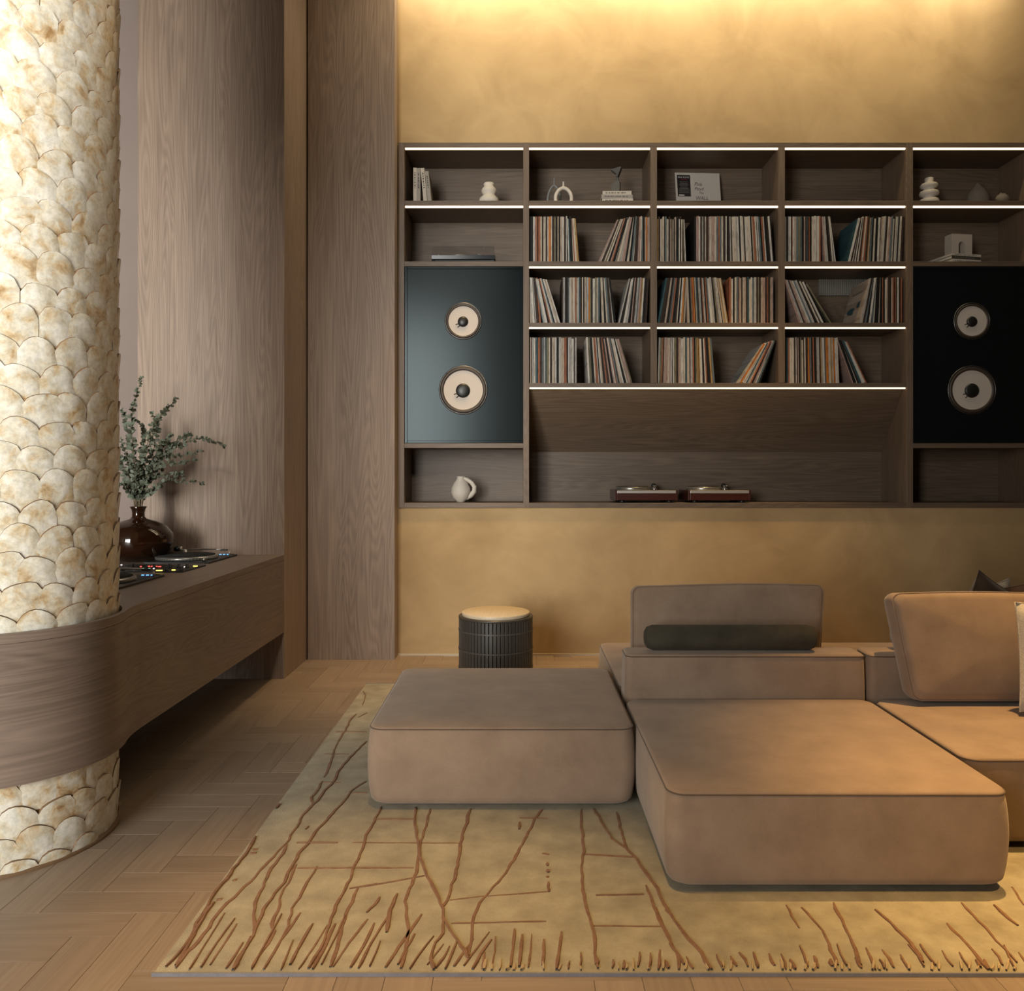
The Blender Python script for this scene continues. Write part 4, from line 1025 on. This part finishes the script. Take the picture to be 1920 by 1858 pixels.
# ------------------------------------------------------------------ rug
RX0, RX1, RY0, RY1, RZ = -0.906, 3.15, 2.058, 4.905, 0.012
rg = thing('rug', 'large olive gold rug with wandering rust lines under the sofa', 'rug', ((RX0 + RX1) / 2, (RY0 + RY1) / 2, 0.001))
nx, ny = 60, 44; vs = []; fs = []
for j in range(ny + 1):
    for i in range(nx + 1):
        x = RX0 + (RX1 - RX0) * i / nx; y = RY0 + (RY1 - RY0) * j / ny
        vs.append((x, y, RZ if 0 < i < nx and 0 < j < ny else RZ - 0.004))
for j in range(ny):
    for i in range(nx): a = j * (nx + 1) + i; fs.append((a, a + 1, a + nx + 2, a + nx + 1))
mb = MB().add(vs, fs, True); mb.box(RX0, RX1, RY0, RY1, 0.0005, RZ - 0.0045)
obj('pile', mb, M['rug'], rg)
mb = MB(); mb.box(RX0 - 0.004, RX1 + 0.004, RY0 - 0.005, RY0 - 0.0002, 0.0005, 0.0095); mb.box(RX0 - 0.004, RX1 + 0.004, RY1 + 0.0002, RY1 + 0.005, 0.0005, 0.0095)
obj('binding', mb, M['rugedge'], rg)
RIB = 0
def ribbon(pts, wd, mat='rugline', name='pattern_line', seed=0, wob=1.0):
    global RIB; RIB += 1; hz_ = (RIB * 7 % 23) * 0.00012
    r2 = random.Random(seed); P = [Vector(p) for p in pts]; dense = []
    for a, b2 in zip(P, P[1:]):
        n = max(2, int((b2 - a).length / 0.028)); dense += [a.lerp(b2, i / n) for i in range(n)]
    dense.append(P[-1]); m = len(dense); vs = []; fs = []; wv = 1.0; jx = 0
    for i, p in enumerate(dense):
        t = (dense[min(i + 1, m - 1)] - dense[max(i - 1, 0)]).normalized(); nn = Vector((-t.y, t.x, 0))
        wv = 0.6 * wv + 0.4 * r2.uniform(0.45, 1.55); jx = 0.5 * jx + r2.uniform(-.5, .5) * wd * 0.8 * wob
        h = wd * 0.5 * wv * (0.55 if i in (0, m - 1) else 1); c = p + nn * jx
        c.x = min(RX1 - .01, max(RX0 + .004, c.x)); c.y = min(RY1 - .01, max(RY0 + .006, c.y))
        for s, zz in ((-1, RZ - 0.002), (-0.6, RZ + 0.0016 + hz_), (0.6, RZ + 0.0016 + hz_), (1, RZ - 0.002)):
            q = c + nn * (s * h); vs.append((q.x, q.y, zz))
    for i in range(m - 1):
        for k2 in range(3): a = i * 4 + k2; fs.append((a, a + 4, a + 5, a + 1))
    return obj(name, MB().add(vs, fs, False), M[mat], rg)
def cA(p): return flat(280 + p[0] / 3.319, 1270 + p[1] / 3.319, RZ)
def cB(p): return flat(700 + p[0] / 3.4286, 1500 + p[1] / 3.4286, RZ)
def cC(p): return flat(1100 + p[0] / 2.3415, 1450 + p[1] / 2.3415, RZ)
LA = [[(1285, 230), (1245, 270), (1240, 300), (1205, 350), (1165, 425), (1145, 480), (1110, 570), (1085, 625)], [(1070, 650), (1050, 700), (1010, 750), (1015, 790), (960, 860), (900, 960), (850, 1040)],
      [(1350, 400), (1290, 460), (1220, 530), (1170, 600), (1140, 650), (1090, 710), (1050, 770), (1015, 795)], [(850, 1040), (770, 1120), (690, 1210), (560, 1335), (450, 1440), (370, 1560), (300, 1650), (230, 1710), (170, 1800)],
      [(850, 1040), (820, 1100), (760, 1190), (690, 1340), (655, 1440), (645, 1560), (640, 1590)], [(1345, 650), (1250, 710), (1210, 770), (1120, 870), (1040, 960), (980, 1040), (920, 1100), (895, 1160), (840, 1280), (760, 1380), (700, 1480), (660, 1570), (620, 1650), (560, 1750), (510, 1820)],
      [(920, 1165), (900, 1210), (870, 1280), (820, 1350), (800, 1450), (770, 1530), (780, 1580), (740, 1660), (680, 1750), (640, 1800)], [(1035, 1180), (1000, 1250), (950, 1340), (890, 1440), (860, 1550), (810, 1640)],
      [(1440, 810), (1400, 900), (1340, 1010), (1310, 1100), (1270, 1200), (1220, 1320), (1150, 1460), (1110, 1590), (1060, 1700), (1000, 1810)], [(1300, 1310), (1260, 1400), (1210, 1510), (1190, 1600), (1170, 1690), (1120, 1800)],
      [(660, 990), (610, 1080), (500, 1220), (400, 1360), (290, 1530), (240, 1680), (170, 1790)], [(400, 1400), (330, 1500), (240, 1640), (100, 1800)]]
LB = [[(265, 50), (275, 180), (285, 290), (290, 370), (350, 490), (400, 600), (450, 700), (450, 760), (520, 870), (590, 980), (610, 1020)], [(360, 60), (330, 190), (300, 290), (290, 370), (285, 430), (250, 540), (205, 650), (215, 740), (240, 830), (225, 930), (180, 1080)],
      [(630, 60), (590, 170), (560, 280), (555, 370), (530, 450), (490, 580), (470, 650), (450, 700)], [(450, 760), (445, 860), (400, 920), (375, 1020), (380, 1090)], [(1085, 60), (1040, 120), (1020, 180), (960, 260), (920, 360), (840, 470), (740, 590), (700, 630), (660, 700), (630, 790), (630, 880), (610, 1000)],
      [(1335, 60), (1340, 200), (1350, 330), (1330, 430), (1345, 550), (1370, 680), (1400, 800), (1430, 940), (1440, 1080)], [(1410, 60), (1480, 160), (1540, 250), (1620, 310), (1700, 390), (1760, 490), (1820, 570), (1880, 670), (1920, 740)], [(1560, 80), (1590, 200), (1640, 330)], [(1750, 550), (1790, 650), (1840, 760), (1880, 830), (1920, 930)]]
LC = [[(350, 600), (430, 700), (500, 790), (550, 860)], [(300, 590), (350, 690), (400, 790), (410, 860)], [(940, 590), (1030, 690), (1100, 840)], [(1080, 570), (1130, 670), (1190, 800), (1200, 840)], [(1270, 600), (1400, 720), (1480, 830)], [(1580, 660), (1700, 780), (1760, 860)], [(1650, 570), (1780, 710), (1880, 830)], [(1790, 580), (1890, 670)], [(1870, 500), (1920, 580)], [(880, 580), (930, 680)]]
sd = 0
for L_set, cv, wd in ((LA, cA, .0125), (LB, cB, .0120), (LC, cC, .0115)):
    for pl in L_set: sd += 1; ribbon([cv(p) for p in pl], wd, seed=sd, wob=0.75)
# a few of the lines go on under the sofa and out the far side
HA = [[(1160, 340), (1350, 342)], [(1090, 478), (1240, 480)], [(1075, 655), (1190, 657)], [(1265, 722), (1350, 722)], [(915, 1033), (1170, 1033)], [(1265, 1030), (1380, 1030)], [(920, 1190), (1500, 1187)], [(1245, 1318), (1420, 1288)], [(1330, 85), (1345, 110), (1335, 150), (1325, 175)], [(1300, 250), (1355, 222)]]
HB = [[(0, 125), (260, 125)], [(-120, 277), (555, 278)], [(-100, 440), (260, 438)], [(-60, 560), (330, 490)], [(490, 645), (690, 622), (1130, 590)], [(500, 795), (1110, 782)], [(1350, 350), (1680, 370)], [(1430, 615), (1740, 610)], [(1400, 810), (1860, 815)], [(940, 118), (1120, 122)]]
for S_, cv in ((HA, cA), (HB, cB)):
    for pl in S_: sd += 1; ribbon([cv(p) for p in pl], .0065, seed=sd, wob=0.3)
DA = [[(785, 815), (805, 790)], [(640, 1072), (672, 1070)], [(630, 1093), (665, 1092)], [(975, 948), (992, 930)], [(520, 1265), (545, 1257)], [(420, 1382), (450, 1380)], [(1435, 1370), (1400, 1420), (1350, 1465)], [(1540, 1350), (1500, 1450), (1475, 1590)]]
DB = [[(1085, 345), (1130, 352)], [(1118, 405), (1120, 425)], [(1122, 450), (1126, 468)], [(1110, 495), (1130, 495)], [(1125, 530), (1118, 560), (1130, 592)], [(940, 145), (938, 190)]]
for S_, cv in ((DA, cA), (DB, cB)):
    for pl in S_: sd += 1; ribbon([cv(p) for p in pl], .0125, seed=sd, name='pattern_stroke', wob=0.3)
R = random.Random(9)
px = 330
while px < 2060:
    lean = (0.55 if px < 900 else 0.1 if px < 1250 else -0.5); lg = R.uniform(40, 112) if px < 760 else R.uniform(30, 75) if px < 1050 else R.uniform(12, 42)
    yb = 1818 - R.uniform(0, 10); xt = px + lean * lg * R.uniform(.7, 1.5)
    ribbon([flat(px, yb, RZ), flat((px + xt) / 2 + R.uniform(-3, 3), yb - lg / 2, RZ), flat(xt, yb - lg, RZ)], R.uniform(.006, .0115), seed=px, name='pattern_stroke', mat='rugline', wob=0.3)
    px += R.uniform(15, 34)
for px in range(880, 1920, 14):
    if R.random() < .55: ribbon([flat(px, 1819, RZ), flat(px + R.uniform(-4, 4), 1819 - R.uniform(8, 22), RZ)], R.uniform(.007, .012), seed=px * 3, name='pattern_stroke', mat='rugfade', wob=0.3)

# ------------------------------------------------------------------ sofa modules
def rrect(hx, hy, r, nc=7, ne=8):
    pts = []
    r = max(0.002, min(r, hx * .98, hy * .98))
    cs = [(hx - r, hy - r, 0), (-hx + r, hy - r, PI / 2), (-hx + r, -hy + r, PI), (hx - r, -hy + r, 1.5 * PI)]
    for ci, (cx, cy, a0) in enumerate(cs):
        for i in range(nc + 1): a = a0 + PI / 2 * i / nc; pts.append((cx + r * math.cos(a), cy + r * math.sin(a)))
        nx_ = cs[(ci + 1) % 4]; a1 = a0 + PI / 2
        p0 = pts[-1]; p1 = (nx_[0] + r * math.cos(nx_[2]), nx_[1] + r * math.sin(nx_[2]))
        for i in range(1, ne): pts.append((p0[0] + (p1[0] - p0[0]) * i / ne, p0[1] + (p1[1] - p0[1]) * i / ne))
    return pts
def soft_block(hx, hy, h, rc=0.06, rt=0.018, rb=0.03, crown=0.012, bulge=0.012):
    rings = []
    nb = 4
    rings.append([(x * .3, y * .3, 0) for x, y in rrect(hx, hy, rc)])
    for i in range(nb + 1):
        a = PI / 2 * i / nb; ins = rb * (1 - math.sin(a)); z = rb * (1 - math.cos(a))
        rings.append([(x, y, z) for x, y in rrect(hx - ins, hy - ins, rc)])
    for i in range(1, 8):
        t = i / 8; z = rb + (h - rt - rb) * t; ou = bulge * math.sin(PI * t) ** 0.8
        rings.append([(x, y, z) for x, y in rrect(hx + ou, hy + ou, rc)])
    for i in range(nb + 1):
        a = PI / 2 * i / nb; ins = rt * (1 - math.cos(a)); z = h - rt + rt * math.sin(a)
        rings.append([(x, y, z) for x, y in rrect(hx - ins, hy - ins, rc)])
    for s in (0.93, 0.85, 0.72, 0.55, 0.35, 0.15):
        rings.append([(x * s, y * s, h + crown * (1 - s ** 2.2)) for x, y in rrect(hx - rt, hy - rt, rc)])
    n = len(rings[0]); vs = [p for r in rings for p in r]; fs = []
    for j in range(len(rings) - 1):
        for i in range(n): fs.append((j * n + i, j * n + (i + 1) % n, (j + 1) * n + (i + 1) % n, (j + 1) * n + i))
    fs.append([i for i in range(n)][::-1]); fs.append([(len(rings) - 1) * n + i for i in range(n)])
    return MB().add(vs, fs, True)
def module(label, x0, x1, y0, y1, z1, z0=0.03, rc=0.055, crown=0.012, name='sofa_module', rt=0.012, pip=True, feet=True, bulge=0.009):
    cx, cy = (x0 + x1) / 2, (y0 + y1) / 2; hx, hy = (x1 - x0) / 2 - 0.008, (y1 - y0) / 2 - 0.008
    t = thing(name, label, 'sofa', (cx, cy, RZ), 'sofa modules')
    b = soft_block(hx, hy, z1 - z0, rc, rt, 0.03, crown, bulge).xf(lambda p: Vector((p.x + cx, p.y + cy, p.z + z0)))
    obj('upholstery', b, M['sofa'], t)
    if pip:
        zz = z1 - rt * 0.75; pt = [(x + cx, y + cy, zz) for x, y in rrect(hx + 0.0005, hy + 0.0005, rc)]
        obj('piping', MB().tube(pt, 0.0024, 6, closed=True), M['seam'], t)
    if feet:
        for fx in (x0 + 0.12, x1 - 0.12):
            for fy in (y0 + min(.12, hy * .5), y1 - min(.12, hy * .5)): obj('foot', MB().lathe([(0.022, RZ + 0.0005), (0.026, z0 + 0.006)], (fx, fy, 0), seg=14), M['black'], t)
    return t
module('square taupe ottoman nearest the slatted side table', -0.563, 0.426, 3.03, 3.985, 0.318)
module('large square taupe chaise cushion closest to the viewer', 0.428, 1.448, 2.425, 3.452, 0.312)
module('taupe seat module under the big back cushion and cream pillow', 1.452, 2.47, 2.715, 3.452, 0.312)
module('low taupe backrest block carrying the dark bolster', 0.434, 1.448, 3.456, 3.63, 0.492, crown=0.004, rc=0.03, rt=0.014, bulge=0.004)
module('low taupe backrest block behind the big back cushion', 1.452, 2.47, 3.456, 3.63, 0.492, crown=0.004, rc=0.03, rt=0.014, bulge=0.004)
module('rear taupe seat module facing the wall, under the wide tilted back cushion', 0.432, 1.448, 3.634, 4.62, 0.312)
module('rear taupe seat module facing the wall, under the dark brown pillow', 1.452, 2.47, 3.634, 4.62, 0.312)

def back_cushion(label, quad, Yb, zb, h, thick, tilt, seed):
    """quad: half widths (bottom left, bottom right, top left, top right) about x; stands on zb, front face toward the viewer"""
    xc, bl, brr, tl, trr = quad
    t = thing('back_cushion', label, 'cushion', (xc, Yb, zb), 'back cushions')
    b = soft_block(1.0, 0.5, thick, 0.10, 0.02, 0.02, 0.022, 0.004)
    def fn(p):
        u, v = p.x, p.y + 0.5
        # soften: corners pulled by true metres
        left = -(bl + (tl - bl) * v); right = brr + (trr - brr) * v
        x = left + (right - left) * (u + 1) / 2
        z = v * h; y = -(p.z - thick / 2)
        z += 0.006 * math.sin(u * 2.2 + seed) * v
        return Vector((xc + x, Yb + y * math.cos(tilt) + z * math.sin(tilt), zb + z * math.cos(tilt) - y * math.sin(tilt) + thick / 2 * math.sin(tilt)))
    b = MB().add([v for v in b.v], b.f, True)
    # corner radius in metres: rebuild plan with true proportions
    wavg = (bl + brr + tl + trr) / 4
    b = soft_block(wavg, h / 2, thick, 0.035, 0.03, 0.03, 0.018, 0.004)
    b.xf(lambda p: fn(Vector((p.x / wavg, p.y / h, p.z))))
    obj('cover', b, M['sofa'], t)
    pt = [fn(Vector((x / wavg, y / h, thick - 0.020))) for x, y in rrect(wavg + 0.0012, h / 2 + 0.0012, 0.035)]
    obj('seam', MB().tube(pt, 0.0022, 6, closed=True), M['sofa'], t)
    return t
Yk = 3.74; kk = Yk / F
back_cushion('wide taupe back cushion rising behind the dark bolster', (1.0 * (1362 - VX) * kk, 178 * kk, 166 * kk, 175 * kk, 184 * kk), Yk, 0.326, 0.405, 0.13, math.radians(7), 1.0)
Yk = 3.36; kk = Yk / F
back_cushion('big taupe back cushion leaning on the seat beside the cream pillow', ((1870 - VX) * kk, 166 * kk, 166 * kk, 196 * kk, 190 * kk), Yk, 0.326, 0.42, 0.13, math.radians(8), 2.0)
def bolster(x0, x1, Y, zc, r, mat, label):
    t = obj('bolster', MB().lathe([(0.004, 0), (r * .55, .004), (r * .85, .014), (r, .036), (r, (x1 - x0) / 2), (r, x1 - x0 - .036), (r * .85, x1 - x0 - .014), (r * .55, x1 - x0 - .004), (0.004, x1 - x0)], (x0, Y, zc), 'X', 28), mat)
    return tag(t, label, 'cushion', 'bolsters')
kk = 3.52 / F
bolster((1207 - VX) * kk, (1531 - VX) * kk, 3.525, 0.551, 0.0525, M['bolster'], 'long dark olive bolster lying on the low backrest block')
bolster((1679 - VX) * kk, (2010 - VX) * kk, 3.555, 0.551, 0.0525, M['grey'], 'grey bolster end peeking out behind the big back cushion')

def pillow(label, c, size, thick, rot, yaw, mat, tilt=0.2, ear=0.05):
    """square knife-edge pillow centred at c, turned ROT in its own plane"""
    n = 18; vs = []; fs = []
    for s in (1, -1):
        for j in range(n + 1):
            for i in range(n + 1):
                u = -1 + 2 * i / n; v = -1 + 2 * j / n
                th = thick / 2 * ((1 - u ** 4) * (1 - v ** 4)) ** 0.55 if abs(u) < 1 and abs(v) < 1 else 0
                x = u * (1 - ear * (1 - v * v)) * size / 2; z = v * (1 - ear * (1 - u * u)) * size / 2
                vs.append((x, -s * th, z))
    k = (n + 1) ** 2
    for s in (0, 1):
        for j in range(n):
            for i in range(n):
                a = s * k + j * (n + 1) + i; q = (a, a + 1, a + n + 2, a + n + 1); fs.append(q if s == 0 else q[::-1])
    m = MB().add(vs, fs, True)
    pipe = []
    for i in range(n): pipe.append(vs[i])
    for i in range(n): pipe.append(vs[i * (n + 1) + n])
    for i in range(n): pipe.append(vs[n * (n + 1) + n - i])
    for i in range(n): pipe.append(vs[(n - i) * (n + 1)])
    me = m.mesh('pillow', [mat])
    o = bpy.data.objects.new('pillow', me); COL.objects.link(o); WORLD[o.name] = Matrix()
    o.matrix_world = Matrix.Translation(c) @ Matrix.Rotation(yaw, 4, 'Z') @ Matrix.Rotation(-tilt, 4, 'X') @ Matrix.Rotation(rot, 4, 'Y')
    pp = bpy.data.objects.new('pillow_piping', MB().tube(pipe, 0.003, 6, closed=True).mesh('pillow_piping', [mat])); COL.objects.link(pp); pp.parent = o
    return tag(o, label, 'pillow', 'scatter pillows')
pillow('cream boucle pillow leaning against the big back cushion', Vector((2.105, 3.20, 0.535)), 0.41, 0.13, 0.05, 0.10, M['cream'], 0.13, 0.06)
pillow('dark brown pillow with its corner raised behind the big back cushion', Vector((2.255, 3.98, 0.527)), 0.40, 0.13, math.radians(24), 0.30, M['darkpil'], -0.1, 0.11)
pillow('cream pillow half hidden behind the dark brown pillow', Vector((2.475, 4.42, 0.485)), 0.33, 0.11, math.radians(-17), 0.0, M['cream'], -0.1, 0.06)
pillow('russet brown pillow beyond the dark brown pillow', Vector((2.72, 4.16, 0.53)), 0.42, 0.13, math.radians(-18), -0.3, M['brownpil'], -0.1, 0.05)
